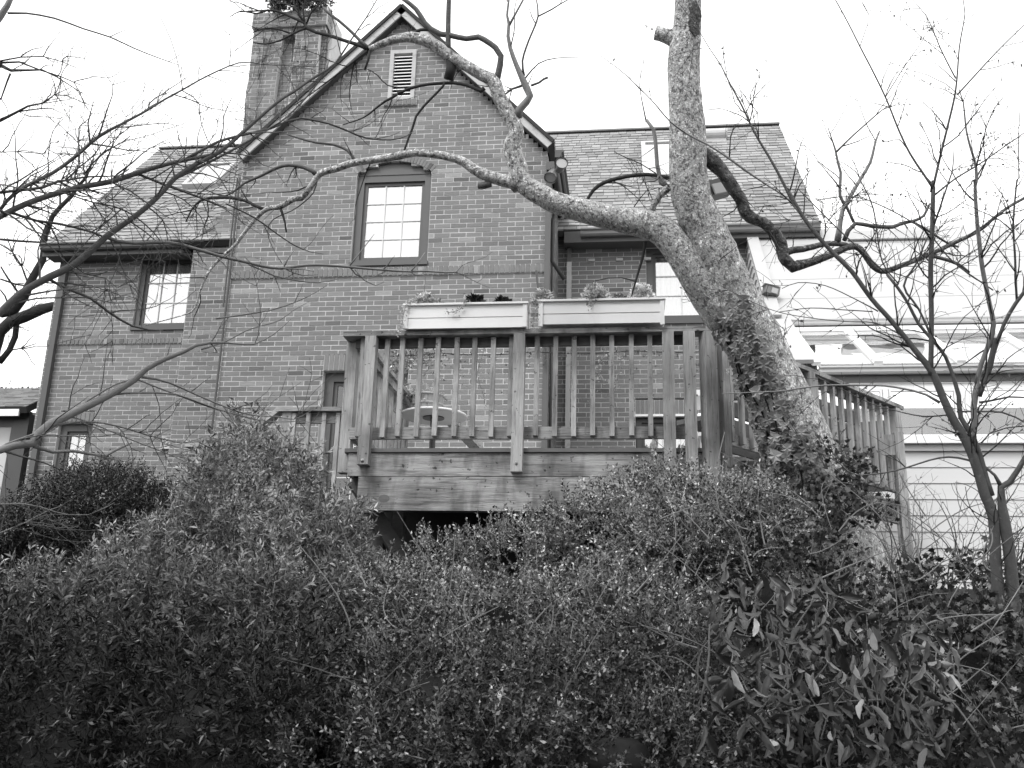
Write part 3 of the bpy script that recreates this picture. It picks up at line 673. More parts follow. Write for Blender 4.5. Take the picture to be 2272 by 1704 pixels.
# cap, rails
part('cap_rail', MB().hexa([(XDL-.085, YD-.09, zcap0), tuple(CORN+[.02,-.09,zcap0]), tuple(CORN+[.0,.06,zcap0]), (XDL-.085, YD+.06, zcap0), (XDL-.085, YD-.09, zcap1), tuple(CORN+[.02,-.09,zcap1]), tuple(CORN+[.0,.06,zcap1]), (XDL-.085, YD+.06, zcap1)]), MT['wood_x'], deck)
part('cap_rail', MB().box(XDL-.085, XDL+.065, YD+.062, YD+2.1, zcap0, zcap1), MT['wood_x'], deck)
part('cap_rail', MB().beam(CORN+PERP*.02+DIR*.03+[0,0,(zcap0+zcap1)/2+.001], END+PERP*.02+[0,0,(zcap0+zcap1)/2+.001], .15, zcap1-zcap0), MT['wood_x'], deck)
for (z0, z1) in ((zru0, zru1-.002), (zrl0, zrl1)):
    part('rail', MB().box(XDL-.0, CORN[0]-.1, YD+.002, YD+.040, z0, z1), MT['wood_dark'] if z0 > 2 else MT['wood_x'], deck)  # upper front rail takes darker wood: shade of the cap put into its colour
    part('rail', MB().box(XDL+.0, XDL+.038, YD+.05, YD+2.05, z0, z1), MT['wood_x'], deck)
    part('rail', MB().beam(CORN+DIR*.08+[0,0,(z0+z1)/2], END+[0,0,(z0+z1)/2], .038, z1-z0), MT['wood_x'], deck)
bal = MB().box(-.019, .019, -.019, .019, -.5, .5).mesh('baluster')
zb = zrl0+.012; hb = zcap0-.004-zb
def balm(x, y, rot=0, lean=0): return Matrix.Translation((x, y, zb+hb/2+random.uniform(-.006,.006))) @ Matrix.Rotation(rot, 4, 'Z') @ Matrix.Rotation(lean, 4, 'Y') @ Matrix.Diagonal((1, 1, hb, 1))
bx = [795, 850, 884, 925, 965, 1008, 1048, 1090, 1131, 1189, 1231, 1273, 1315, 1358, 1402, 1444]
mm = [balm(dx(x, 955), YD-.019, 0, random.uniform(-.004,.004)) for x in bx]
mm += [balm(XDL-.021, YD+.22+i*.14) for i in range(13)]
ang = math.atan2(DIR[1], DIR[0])
nbal = int(np.linalg.norm(END-CORN)/.145)
for i in range(2, nbal):
    if i in (int(nbal*.52),): continue
    q = CORN+DIR*(i*.145)+PERP*.040; mm.append(balm(q[0], q[1], ang))
copies('baluster', bal, MT['wood_z'], deck, mm)
def post(x, y, z0, z1, w=.089, rot=0, bolt=None, label=None):
    b = MB(); R_ = Matrix.Rotation(rot, 3, 'Z'); P = []
    for z in (z0, z1):
        for (a, c_) in ((-w/2,-w/2),(w/2,-w/2),(w/2,w/2),(-w/2,w/2)): v = R_ @ Vector((a, c_, 0)); P.append((x+v.x, y+v.y, z))
    b.hexa(P); p_ = part('railing_post', b, MT['wood_z'], deck, label)
    if bolt: part('bolt', smooth_mb(MB().tube([(x+bolt[0], y-w/2-.012, bolt[1]), (x+bolt[0], y-w/2-.004, bolt[1]), (x+bolt[0], y-w/2+.005, bolt[1])], [.006, .013, .015], 10)), MT['bolt'], p_)
    return p_
def smooth_mb(m): return m
zt = zcap0-.004
post(dx(820, 900), YD-.058, float(onY(815,1030,YD-.1)[2]), zt, bolt=(0, float(onY(816,1021,YD-.1)[2])))
post(dx(1152, 900), YD-.058, float(onY(1152,1046,YD-.1)[2]), zt, bolt=(0, float(onY(1152,1028,YD-.1)[2])))
post(dx(1484, 900), YD-.058, zrim0-.05, zt); post(dx(1531, 900), YD-.058, zrim0-.1, zt)
post(CORN[0]+.035, YD-.04, zrim0-.25, zt, w=.10, rot=ang/2)
post(XDL-.048, YD+.10, float(onY(768,1045,YD)[2]), zt, label='left corner post bolted outside the rim')
post(XDL-.048, YD+2.0, zrim0-.1, zt)
q = CORN+DIR*.15+PERP*.06; post(q[0], q[1], zrim0-.3, zt, rot=ang)
q = CORN+DIR*(int(nbal*.52)*.145)+PERP*.06; post(q[0], q[1], zrim0-.1, zt, rot=ang)
q = END-DIR*.12+PERP*.05; post(q[0], q[1], zrim0-.2, zt, rot=ang)
# back part of the deck railing beside the sunroom
q2 = END+np.array([-.75, .35, 0])
part('privacy_board', MB().beam(END+[-.05,.12,(zrl0+zru1)/2], q2+[0,.0,(zrl0+zru1)/2], .03, zru1-zrl0-.12), MT['wood_dark'], deck)
# slatted bench back standing inside the angled railing
bch = thing('deck_bench', 'built-in bench with a dark slatted back inside the angled right railing of the deck', 'bench', tuple(CORN+DIR*1.2-PERP*.3+[0,0,ZF+.03]))
for k in range(5):
    z = zrl0+.10+k*.16; part('back_slat', MB().beam(CORN+DIR*.55-PERP*.26+[0,0,z], END-DIR*.25-PERP*.26+[0,0,z], .025, .125), MT['wood_dark'], bch)
for k in (.6, 1.6, 2.5): q = CORN+DIR*k-PERP*.30; part('support', MB().box(q[0]-.03, q[0]+.03, q[1]-.03, q[1]+.03, ZF+.032, zru0), MT['wood_dark'], bch)
part('seat', MB().beam(CORN+DIR*.55-PERP*.5+[0,0,ZF+.45], END-DIR*.25-PERP*.5+[0,0,ZF+.45], .38, .04), MT['wood_dark'], bch)
# little post standing by itself right of the deck
x0 = onY(1992, 960, 9.6); solo('timber_post', MB().box(x0[0]-.04, x0[0]+.04, 9.56, 9.64, ground_z(x0[0],9.6)-.05, x0[2]).box(x0[0]-.16, x0[0]-.04, 9.585, 9.615, x0[2]-.22, x0[2]-.02), MT['wood_z'], 'short timber post with a stub of board beyond the right end of the deck railing', 'post')
# lower stair landing at the left, its railing and the stair rail going down
YS = 8.7
stair = thing('stair_railing', 'timber stair and landing railing half hidden by the feathery shrub left of the deck', 'railing', (-3.2, YS, .3))
la, lb_ = onY(617, 912, YS), onY(768, 908, YS); z1 = la[2]+.02; z0 = z1-.038
part('cap_rail', MB().box(la[0], XDL-.09, YS-.07, YS+.07, z0, z1), MT['wood_x'], stair)
part('rail', MB().box(la[0]+.05, XDL-.09, YS+.0, YS+.038, z0-.10, z0-.002), MT['wood_x'], stair)
part('rail', MB().box(la[0]+.05, XDL-.09, YS+.0, YS+.038, z0-.90, z0-.81), MT['wood_x'], stair)
copies('baluster', bal, None, stair, [Matrix.Translation((float(onY(x, 960, YS)[0]), YS-.021, z0-.46)) @ Matrix.Diagonal((1,1,.90,1)) for x in (652, 684, 719, 750)])
part('railing_post', MB().box(la[0]+.06, la[0]+.15, YS-.045, YS+.045, z0-1.5, z0-.003), MT['wood_z'], stair)
sb = onY(538, 990, YS+.1)
part('stair_rail', MB().beam(np.array([la[0]+.02, YS, z1-.02]), np.array([sb[0], YS, sb[2]]), .13, .04), MT['wood_x'], stair)
part('stringer', MB().beam(np.array([la[0]+.1, YS, z1-1.05]), np.array([sb[0]-.1, YS, sb[2]-1.05]), .04, .25), MT['wood_x'], stair)
bl_, br_ = onY(417, 990, YS), onY(520, 987, YS)
part('cap_rail', MB().box(bl_[0], br_[0], YS-.07, YS+.07, bl_[2]-.02, bl_[2]+.018), MT['wood_x'], stair)
for k in (.10, .24): part('railing_post', MB().box(bl_[0]+k, bl_[0]+k+.07, YS-.04, YS+.04, bl_[2]-.9, bl_[2]-.022), MT['wood_z'], stair)
part('rail', MB().box(bl_[0]+.1, br_[0], YS+.041, YS+.075, bl_[2]-.14, bl_[2]-.05), MT['wood_x'], stair)
part('stair_floor', MB().box(la[0], XDL, YS-.1, YS+1.2, z0-1.0, z0-.95), MT['wood_x'], stair)
ib = onY(800, 800, 9.6)
part('far_rail', MB().beam((XDL+.25, 9.4, zcap0), (XDL+.95, 10.6, zcap0-.65), .13, .04), MT['wood_z'], stair)

# ------------------------------------------------------------------ sunroom
YG, ZG = 10.62, 0
sun_ = thing('sunroom', 'white sunroom with glass roof panels, gutters and clapboard walls right of the deck', 'sunroom', (4, YG, .3))
def G(x, y, Y): return float(onY(x, y, Y)[2])
XE = 7.2
zg1, zg0 = G(1900, 810, YG-.1), G(1900, 826, YG-.1)       # lower gutter
gutter((XS+.3, YG, zg0), (XE, YG, zg0), MT['gutter'], sun_, s_=zg1-zg0)
zf0 = G(1950, 848, YG)
part('fascia', MB().box(XS+.02, XE, YG+.005, YG+.03, zf0, zg1-.01), MT['paint'], sun_)
zw1 = G(2000, 864, YG+.04); zs1, zs0 = G(2100, 968, YG+.0), G(2100, 984, YG+.0)
part('head_board', MB().box(XS+.02, XE, YG+.03, YG+.08, zw1, zf0-.002), MT['white'], sun_)
part('window_sill', MB().box(XS+.02, XE, YG-.035, YG+.08, zs0, zs1), MT['white'], sun_)
part('sill_trim', MB().box(XS+.02, XE, YG+.03, YG+.075, zs0-.07, zs0-.004), MT['siding'], sun_)
def gx(x, y=910): return float(onY(x, y, YG+.04)[0])
mull = [XS+.02, gx(1966), gx(2137), gx(2137)+1.02, gx(2137)+2.04, gx(2137)+3.06]
for i, x in enumerate(mull):
    w = .05 if i < 2 else .12
    part('mullion', MB().box(x-w/2, x+w/2, YG+.0, YG+.07, zs1+.002, zw1-.002), MT['white'], sun_)
for a, b in zip(mull[:-1], mull[1:]):
    fr = MB(); a += .04 if a < mull[1]+.01 else .06; b -= .03 if b < mull[1]+.01 else .06; t = .022
    fr.box(a, a+t, YG+.025, YG+.055, zs1+.003, zw1-.003).box(b-t, b, YG+.025, YG+.055, zs1+.003, zw1-.003).box(a+t, b-t, YG+.025, YG+.055, zw1-.003-t, zw1-.003).box(a+t, b-t, YG+.025, YG+.055, zs1+.003, zs1+.003+t)
    w = part('window', fr, MT['white'], sun_); part('pane', MB().box(a+t, b-t, YG+.038, YG+.043, zs1+.003+t, zw1-.003-t), MT['pane_s'], w)
part('room_interior', MB().box(XS+.1, XE, YG+1.5, YG+1.55, .3, 3.2), MT['inside_l'], sun_)
# clapboards of the front
nz = G(2100, 1030, YG)-G(2100, 1065.5, YG); ztop = zs0-.075; cb = MB(); clap = []
me = MB().hexa([(0,-.018,0),(1,-.018,0),(1,0,0),(0,0,0),(0,-.008,1),(1,-.008,1),(1,0,1),(0,0,1)]).mesh('siding_board')
zz = ztop-nz; k = 0
while zz > .35: clap.append(Matrix.Translation((XS+.05, YG+.075, zz+.003)) @ Matrix.Diagonal((XE-XS, 1, nz-.003, 1))); zz -= nz
copies('siding_board', me, MT['siding'], sun_, clap)
part('wall_sheathing', MB().box(XS+.04, XE, YG+.08, YG+.14, .3, zs0-.01), MT['siding'], sun_)
# glass roof
YT = float(onX(1706, 701, XS)[1]); ZT = float(onX(1706, 701, XS)[2]); YE_ = YG-.06; ZE_ = zg1+.01
gl0 = np.array([0, YE_, ZE_]); 
zt0 = G(1900, 736, YT-.05); gl1 = np.array([0, YT-.05, zt0]); gv_ = gl1-gl0; gln = np.array([0, -gv_[2], gv_[1]]); gln /= np.linalg.norm(gln)
raf = [XS+.27]+[float(onP(x, 790, gl0, gln)[0]) for x in (1930, 2110)]; stp = raf[2]-raf[1]; raf += [raf[2]+stp*i for i in (1, 2, 3)]
for i, x in enumerate(raf):
    a = gl0+[x,0,0]; b = gl1+[x,0,0]
    part('glazing_bar', MB().hexa([a-[.045,0,0], a+[.045,0,0], b+[.045,0,0], b-[.045,0,0], a-[.045,0,0]+gln*.045, a+[.045,0,0]+gln*.045, b+[.045,0,0]+gln*.045, b-[.045,0,0]+gln*.045]), MT['white'], sun_)
for x0, x1 in zip(raf[:-1], raf[1:]):
    x0 += .047; x1 -= .047; q = [gl0+[x0,0,0], gl0+[x1,0,0], gl1+[x1,0,0], gl1+[x0,0,0]]
    part('roof_pane', MB().hexa([p+gln*.008 for p in q]+[p+gln*.016 for p in q]), MT['pane_r'], sun_)
part('roof_blind', MB().hexa([gl0+[XS+.3,0,-.03], gl0+[XE,0,-.03], gl1+[XE,0,-.03], gl1+[XS+.3,0,-.03], gl0+[XS+.3,0,-.01], gl0+[XE,0,-.01], gl1+[XE,0,-.01], gl1+[XS+.3,0,-.01]]), MT['curtain'], sun_)
part('top_rail', MB().box(XS+.2, XE, YT-.09, YT-.03, zt0-.0, G(1900,724,YT-.09)), MT['white'], sun_)
zu1, zu0 = G(1900, 704, YT-.12), G(1900, 716, YT-.12)
gutter((XS+.25, YT-.03, zu0), (XE, YT-.03, zu0), MT['gutter'], sun_, s_=zu1-zu0)
part('dark_recess', MB().box(XS+.2, XE, YT-.01, YT+.02, zt0, zu0+.01), MT['paint'], sun_)
# the white slope above
w0 = np.array([XS+.1, YT-.06, zu1+.005]); tp = onX(1646, 490, XS); w1 = np.array([XS+.1, min(tp[1], YW-.02), tp[2] if tp[1] < YW else 6.45])
wv = w1-w0; wn_ = np.array([0, -wv[2], wv[1]]); wn_ /= np.linalg.norm(wn_)
for i in range(5):
    a = w0+wv*i/5; b = w0+wv*(i+1)/5; e = np.array([XE-XS, 0, 0])
    part('roof_sheet', MB().hexa([a-wn_*.05, a+e-wn_*.05, b+e-wn_*.05, b-wn_*.05, a+wn_*.004, a+e+wn_*.004, b+e+wn_*.0, b+wn_*.0]), MT['sheet'], sun_)
# side wall with clapboards seen edge-on, and its cap
sw = MB(); zl = .3; sidep = []
def rakez(y):
    if y < YE_: return None
    if y < YT: return ZE_+ (zt0-ZE_)*(y-YE_)/(YT-YE_)
    return w0[2]+(w1[2]-w0[2])*(y-w0[1])/(w1[1]-w0[1])
sw.prism([(XS+.02, YG+.08, .3), (XS+.02, YW, .3), (XS+.02, YW, w1[2]), (XS+.02, w1[1], w1[2]), (XS+.02, w0[1], w0[2]), (XS+.02, YT-.05, zt0), (XS+.02, YG+.08, ZE_)], (.06, 0, 0))
part('side_wall', sw, MT['siding'], sun_)
zz = zs0-nz*3; sm = MB()
sb_me = MB().hexa([(-.026,0,0),(0,0,0),(0,1,0),(-.026,1,0),(-.006,0,1),(0,0,1),(0,1,1),(-.006,1,1)]).mesh('siding_board'); mm = []
while zz < w1[2]-nz:
    y0 = YG+.03
    for yy in np.arange(YG+.03, YW, .02):
        if rakez(yy) is not None and rakez(yy) >= zz+nz: y0 = yy; break
    mm.append(Matrix.Translation((XS+.019, y0, zz+.003)) @ Matrix.Diagonal((1, YW-y0-.01, nz-.003, 1))); zz += nz
copies('siding_board', sb_me, MT['siding'], sun_, mm)
def capbar(a, b, w, m=None):
    a = np.array(a, float); b = np.array(b, float); d = b-a; n_ = np.array([0, -d[2], d[1]]); n_ /= np.linalg.norm(n_)
    return MB().hexa([a-n_*.01, a+[w,0,0]-n_*.01, b+[w,0,0]-n_*.01, b-n_*.01, a+n_*.035, a+[w,0,0]+n_*.035, b+[w,0,0]+n_*.035, b+n_*.035])
part('rake_cap', capbar((XS-.03, YE_-.02, ZE_+.03), (XS-.03, YT-.08, zt0+.14), .27), MT['sheet'], sun_)
part('rake_cap', capbar((XS-.02, w0[1]-.02, w0[2]+.03), (XS-.02, w1[1], w1[2]+.03), .16), MT['sheet'], sun_)
# long grey flashing box high on the white slope
fa, fb = onP(1880, 525, w0+wn_*.06, wn_), onP(2066, 521, w0+wn_*.06, wn_)
if fa[1] < 20:
    part('flashing_box', MB().beam(fa, fb, .10, .12), MT['gutter'], sun_)
lp = onP(1710, 648, w0+wn_*.1, wn_); fl = thing('flood_light', 'boxy flood light on the white slope of the sunroom', 'lamp', tuple(lp))
k = MB().beam(lp+[-.09,-.05,.02], lp+[.09,-.0,-.02], .12, .11); part('lamp_head', k, MT['lamp'], fl); part('visor', MB().beam(lp+[-.10,-.06,.085], lp+[.11,-.01,.045], .15, .012), MT['white'], fl)
part('lens', MB().beam(lp+[-.0,-.10,-.01], lp+[.075,-.085,-.03], .02, .07), MT['lampglass'], fl)

# ------------------------------------------------------------------ outbuilding at the far left
YO = 14.4
shed = thing('outbuilding', 'low outbuilding with a worn shingled roof and pale door at the left edge', 'building', (-9.5, YO, .3))
oa, ob = onY(0, 905, YO), onY(76, 893, YO); XO0, XO1 = -15.0, float(onY(80,900,YO)[0]); ZO = float(onY(30, 912, YO)[2])
sd_ = np.array([0, .86, .5]); Lo = 1.25
r, dd = roof_plane('roof', (XO0, YO-.25, ZO), (XO1, YO-.25, ZO), sd_, Lo, shed, expo=.075, wid=.3); lay_shingles(r, dd, 0)
part('eave_board', MB().box(XO0, XO1-.12, YO-.24, YO-.21, ZO-.14, ZO-.03), MT['white'], shed)
xd0, xd1 = float(onY(-30,1000,YO)[0]), float(onY(27,1000,YO)[0])
part('wall', MB().box(XO0, xd0-1.2, YO, YO+.1, .3, ZO).box(xd1, XO1-.1, YO, YO+.1, .3, ZO).box(xd0-1.2, xd1, YO, YO+.1, float(onY(10,947,YO)[2]), ZO).box(XO0, XO1-.1, YO+2.0, YO+2.1, .3, ZO+.5), MT['paint'], shed)
part('door', MB().box(xd0-1.2, xd1, YO+.02, YO+.06, .3, float(onY(10,947,YO)[2])), MT['shed'], shed)
part('corner_board', MB().box(XO1-.34, XO1-.10, YO-.03, YO-.002, .3, ZO-.15).box(XO1-.1, XO1-.06, YO-.03, YO+2.0, .3, ZO-.05), MT['darkpaint'], shed)
mo = MB()
for i in range(160):
    x = XO1-.1-random.random()*1.6; mo.tube([(x, YO+.8+random.uniform(-.05,.05), ZO+.50), (x+random.uniform(-.1,.1), YO+.85, ZO+.56+random.random()*.10)], [.03, .012], 5)
part('moss_and_litter', mo, MT['leaf_b'], r, kind='stuff')

# ------------------------------------------------------------------ leaves: clumps spread through a volume
def quat_frames(d, roll):
    """frames whose local y runs along d"""
    d = d/np.linalg.norm(d, axis=1)[:, None]
    ref = np.where(np.abs(d[:, 2:3]) < .95, np.array([[0, 0, 1.]]), np.array([[1., 0, 0]]))
    x = np.cross(d, ref); x /= np.linalg.norm(x, axis=1)[:, None]; z = np.cross(x, d)
    cr, sr = np.cos(roll)[:, None], np.sin(roll)[:, None]
    x2 = x*cr+z*sr; z2 = -x*sr+z*cr
    return np.stack([x2, d, z2], axis=2)
def leaf_shape(kind):
    if kind == 'narrow': v = [(0,0,0),(-.13,.45,.05),(0,.5,0),(.13,.45,.05),(0,1,-.12)]; f = [(0,3,2),(0,2,1),(1,2,4),(2,3,4)]
    elif kind == 'ovate': v = [(0,0,0),(-.28,.42,.07),(0,.45,0),(.28,.42,.07),(0,1,-.06)]; f = [(0,3,2),(0,2,1),(1,2,4),(2,3,4)]
    elif kind == 'ivy': v = [(0,0,0),(-.48,.05,.03),(-.30,.36,.06),(-.50,.62,.0),(-.17,.66,.05),(0,1.0,-.05),(.17,.66,.05),(.50,.62,.0),(.30,.36,.06),(.48,.05,.03),(0,.4,-.03)]; f = [(10,i,i+1) for i in range(9)]+[(10,9,0)]
    elif kind == 'big': v = [(0,0,0),(-.17,.25,.10),(-.22,.55,.11),(0,1,-.15),(.22,.55,.11),(.17,.25,.10),(0,.28,0),(0,.6,-.02)]; f = [(0,5,6),(0,6,1),(1,6,2),(6,7,2),(5,4,6),(4,7,6),(2,7,3),(7,4,3)]
    return np.array(v, float), np.array([q if len(q) == 3 else q for q in f])
def sprig(kind, n, L_, leaf, r_, droop=.0, spread=1.0, petiole=.0):
    """one spray: leaves set along a curved stem growing in +y"""
    lv, lf = leaf_shape(kind); V = []; F = []; T = []; k = 0
    for i in range(n):
        t = (i+.6)/n; a = i*2.4+r_.random()*.8; y = L_*t; zz = -droop*L_*t*t
        out = np.array([math.cos(a)*spread, .55+.5*t-(.9*droop), math.sin(a)*spread-droop*1.4]); out /= np.linalg.norm(out)
        fr = quat_frames(out[None, :], np.array([r_.random()*6.28]))[0]
        s_ = leaf*(.75+.5*r_.random()); pv = (lv*s_) @ fr.T + np.array([0, y, zz]) + out*petiole*leaf
        V.append(pv); F.append(lf+k); T += [r_.random()]*len(lf); k += len(lv)
    # thin stem: a three-sided needle
    w = .0035; st = np.array([[-w,0,0],[w,0,0],[0,0,w*1.6],[0,L_,-droop*L_]]); V.append(st); F.append(np.array([(0,1,3),(1,2,3),(2,0,3)])+k); T += [.75]*3
    return np.concatenate(V), np.concatenate(F), np.array(T)
def scatter(protos, P, D, scale, tone, r_):
    """place sprays at P growing along D"""
    Vs = []; Fs = []; Ts = []; k = 0; which = r_.integers(0, len(protos), len(P)); roll = r_.random(len(P))*6.28
    R_ = quat_frames(D, roll)
    for i, (pv, pf, pt) in enumerate(protos):
        idx = np.where(which == i)[0]
        if not len(idx): continue
        V = np.einsum('nij,vj->nvi', R_[idx], pv)*scale[idx][:, None, None]+P[idx][:, None, :]
        F = pf[None]+(np.arange(len(idx))*len(pv))[:, None, None]+k
        Vs.append(V.reshape(-1, 3)); Fs.append(F.reshape(-1, 3)); Ts.append(np.clip(pt[None]*.95+(tone[idx][:, None]-.5)*.55, 0, 1).ravel()); k += len(idx)*len(pv)
    return np.concatenate(Vs), np.concatenate(Fs), np.concatenate(Ts)
def mound(cx_, cy_, d, rx, ry, rz=None):
    """ellipsoid seated at a sight line: centre pixel, depth, radii in pixels (turned to metres), depth radius in metres"""
    p = dep(cx_, cy_, d); s_ = d/FOC
    return (p, rx*s_, (rz or .5*(rx+ry)*s_), ry*s_)
def on_mounds(ms, per_m2, r_, inner=.62, up=.45, frontbias=True):
    P = []; D = []; To = []; own = []
    for mi, (p, ax, ay, az) in enumerate(ms):
        area = 4*math.pi*((ax*ay)**1.6/3+(ax*az)**1.6/3+(ay*az)**1.6/3)**(1/1.6)
        n = int(area*per_m2); q = r_.normal(size=(n, 3)); q /= np.linalg.norm(q, axis=1)[:, None]
        q = q[q[:, 1] < .35]; q = q[q[:, 2] > -.75]
        lump = np.array([.30*rn3(tuple(v*2.6+p*1.7))+.20*rn3(tuple(v*6+p)) for v in q])
        rr = (inner+(1-inner)*r_.random(len(q))**.55)*(1+lump)
        pos = p+q*np.array([ax, ay, az])*rr[:, None]; nrm = q/np.array([ax, ay, az]); nrm /= np.linalg.norm(nrm, axis=1)[:, None]
        dirv = nrm*.8+np.array([0, 0, up])+r_.normal(size=nrm.shape)*.6
        own.append(np.full(len(pos), mi)); P.append(pos); D.append(dirv); To.append(np.clip(.5+lump*1.2+r_.normal(size=len(q))*.12, 0, 1.2))  # tone falls in hollows, rises on swellings: shading put into the leaf colour
    P, D, To = np.concatenate(P), np.concatenate(D), np.concatenate(To)
    # drop what is buried inside another mound
    keep = np.ones(len(P), bool)
    own = np.concatenate(own)
    for mi, (p, ax, ay, az) in enumerate(ms):
        e = (((P-p)/np.array([ax, ay, az]))**2).sum(1); keep &= ~((e < (inner*.70)**2) & (own != mi))
    return P[keep], D[keep], To[keep]
def stems(parent, ms, n, m, r_, rad_=.008, name='stem', up=1.0, spread=.5, base_drop=.6, keepout=.95, curl=.1):
    """woody stems rising from the ground through the mounds"""
    for i in range(n):
        p, ax, ay, az = ms[r_.integers(len(ms))]; a = r_.random()*2-1; b = -r_.random()
        top = p+np.array([ax*a*.9, ay*b*.9, az*(.2+.75*r_.random())]); x = top[0]+r_.normal()*spread*.5; y = top[1]+abs(r_.normal())*spread*.3
        bot = np.array([x, y, ground_z(x, y)-.02]); pts = []; k = 9
        for j in range(k+1):
            t = j/k; pts.append(bot*(1-t)+top*t+np.array([math.sin(t*5+i)*curl*t, math.cos(t*4+i*2)*curl*.6*t, math.sin(t*math.pi)*.12]))
        rr = rad_*(.6+r_.random()*.9); part(name, MB().tube(pts, [rr*(1-.7*j/k) for j in range(k+1)], 5), m, parent)
def shrub(name, label, cat, ms, protos, per_m2, m, scale=(.8, 1.25), nst=4, seed=1, up=.45, inner=.62, stem_m=None, group=None, rad_=.008, droop=None):
    r_ = np.random.default_rng(seed); p0 = ms[0][0]; o = thing(name, label, cat, (float(p0[0]), float(p0[1]), ground_z(p0[0], p0[1])), group)
    P, D, To = on_mounds(ms, per_m2, r_, inner, up)
    # leaves never hang below the soil
    if droop is not None: D[:, 2] -= droop
    V, F, T = scatter(protos, P, D, scale[0]+(scale[1]-scale[0])*r_.random(len(P)), To, r_)
    big_mesh('foliage', V, F, T, m, o)['kind'] = 'stuff'
    stems(o, ms, nst, stem_m or MT['bark_l'], r_, rad_)
    return o
r1 = np.random.default_rng(3)
PF = [sprig('narrow', 20, .19, .046, r1, droop=.35, spread=.8) for _ in range(6)]
PM = [sprig('ovate', 17, .15, .023, r1, droop=.0, spread=1.0) for _ in range(6)]
PB = [sprig('ovate', 14, .11, .019, r1, spread=1.0) for _ in range(5)]
PI = [sprig('ivy', 10, .18, .034, r1, droop=.3, petiole=.5) for _ in range(5)]
PBG = [sprig('big', 5, .16, .085, r1, droop=.9, spread=.7) for _ in range(5)]
shrub('box_shrub', 'rounded dark box shrub with tiny glossy leaves before the left wing', 'shrub',
      [mound(225, 1150, 8.0, 160, 112), mound(90, 1215, 7.8, 105, 100), mound(340, 1180, 8.0, 110, 90), mound(20, 1270, 7.6, 110, 120), mound(210, 1230, 7.8, 200, 90)], PB, 1150, MT['leaf_b'], seed=5, nst=3, inner=.4)
shrub('feathery_shrub', 'large feathery shrub with narrow drooping leaves rising beside the left end of the deck', 'shrub',
      [mound(560, 1130, 7.3, 140, 150), mound(620, 1090, 7.6, 60, 60), mound(490, 1070, 7.7, 55, 70), mound(700, 1240, 7.0, 105, 100), mound(440, 1250, 7.0, 130, 110), mound(550, 975, 8.0, 40, 38),
       mound(750, 1170, 7.4, 40, 55), mound(640, 1290, 6.8, 150, 100), mound(330, 1290, 6.8, 110, 80)], PF, 250, MT['leaf_f'], seed=6, nst=8, rad_=.012)
shrub('feathery_shrub', 'broad feathery shrub halfway down the bank on the left, below the dark rounded box', 'shrub',
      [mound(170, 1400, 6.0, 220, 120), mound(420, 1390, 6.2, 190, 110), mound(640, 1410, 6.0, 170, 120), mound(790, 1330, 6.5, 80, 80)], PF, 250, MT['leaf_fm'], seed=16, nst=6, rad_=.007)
shrub('feathery_shrub', 'low feathery shrub with shade-toned leaves filling the bottom left corner', 'shrub',
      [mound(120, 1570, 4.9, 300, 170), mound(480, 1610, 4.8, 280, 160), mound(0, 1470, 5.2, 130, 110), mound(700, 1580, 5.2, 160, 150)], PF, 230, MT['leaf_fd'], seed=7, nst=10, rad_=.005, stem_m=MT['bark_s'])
shrub('small_leaved_shrub', 'spreading small-leaved shrub directly below the front beam of the deck', 'shrub',
      [mound(985, 1280, 6.8, 95, 78), mound(1150, 1262, 6.8, 150, 95), mound(1330, 1215, 6.8, 140, 110), mound(900, 1380, 6.2, 150, 120), mound(1120, 1410, 6.0, 200, 120), mound(1360, 1390, 6.0, 190, 130)], PM, 430, MT['leaf_m'], seed=8, nst=9, up=.12, rad_=.006, stem_m=MT['bark_l'])
shrub('small_leaved_shrub', 'taller small-leaved shrub climbing the right end of the deck beam', 'shrub',
      [mound(1430, 1125, 7.0, 85, 70), mound(1465, 1080, 7.0, 50, 40), mound(1560, 1150, 6.8, 125, 80), mound(1640, 1190, 6.5, 140, 110), mound(1500, 1260, 6.4, 150, 120), mound(1700, 1150, 6.8, 80, 50)], PM, 430, MT['leaf_m'], seed=9, nst=9, up=.12, rad_=.006, stem_m=MT['bark_l'])
shrub('small_leaved_shrub', 'low small-leaved shrub along the bottom middle of the picture', 'shrub',
      [mound(960, 1560, 5.0, 220, 150), mound(1230, 1560, 4.9, 230, 150), mound(1460, 1500, 5.2, 170, 150), mound(1100, 1680, 4.5, 260, 120), mound(1420, 1690, 4.5, 240, 130), mound(780, 1690, 4.6, 180, 120)], PM, 400, MT['leaf_md'], seed=10, nst=9, up=.12, rad_=.004, stem_m=MT['bark_s'])
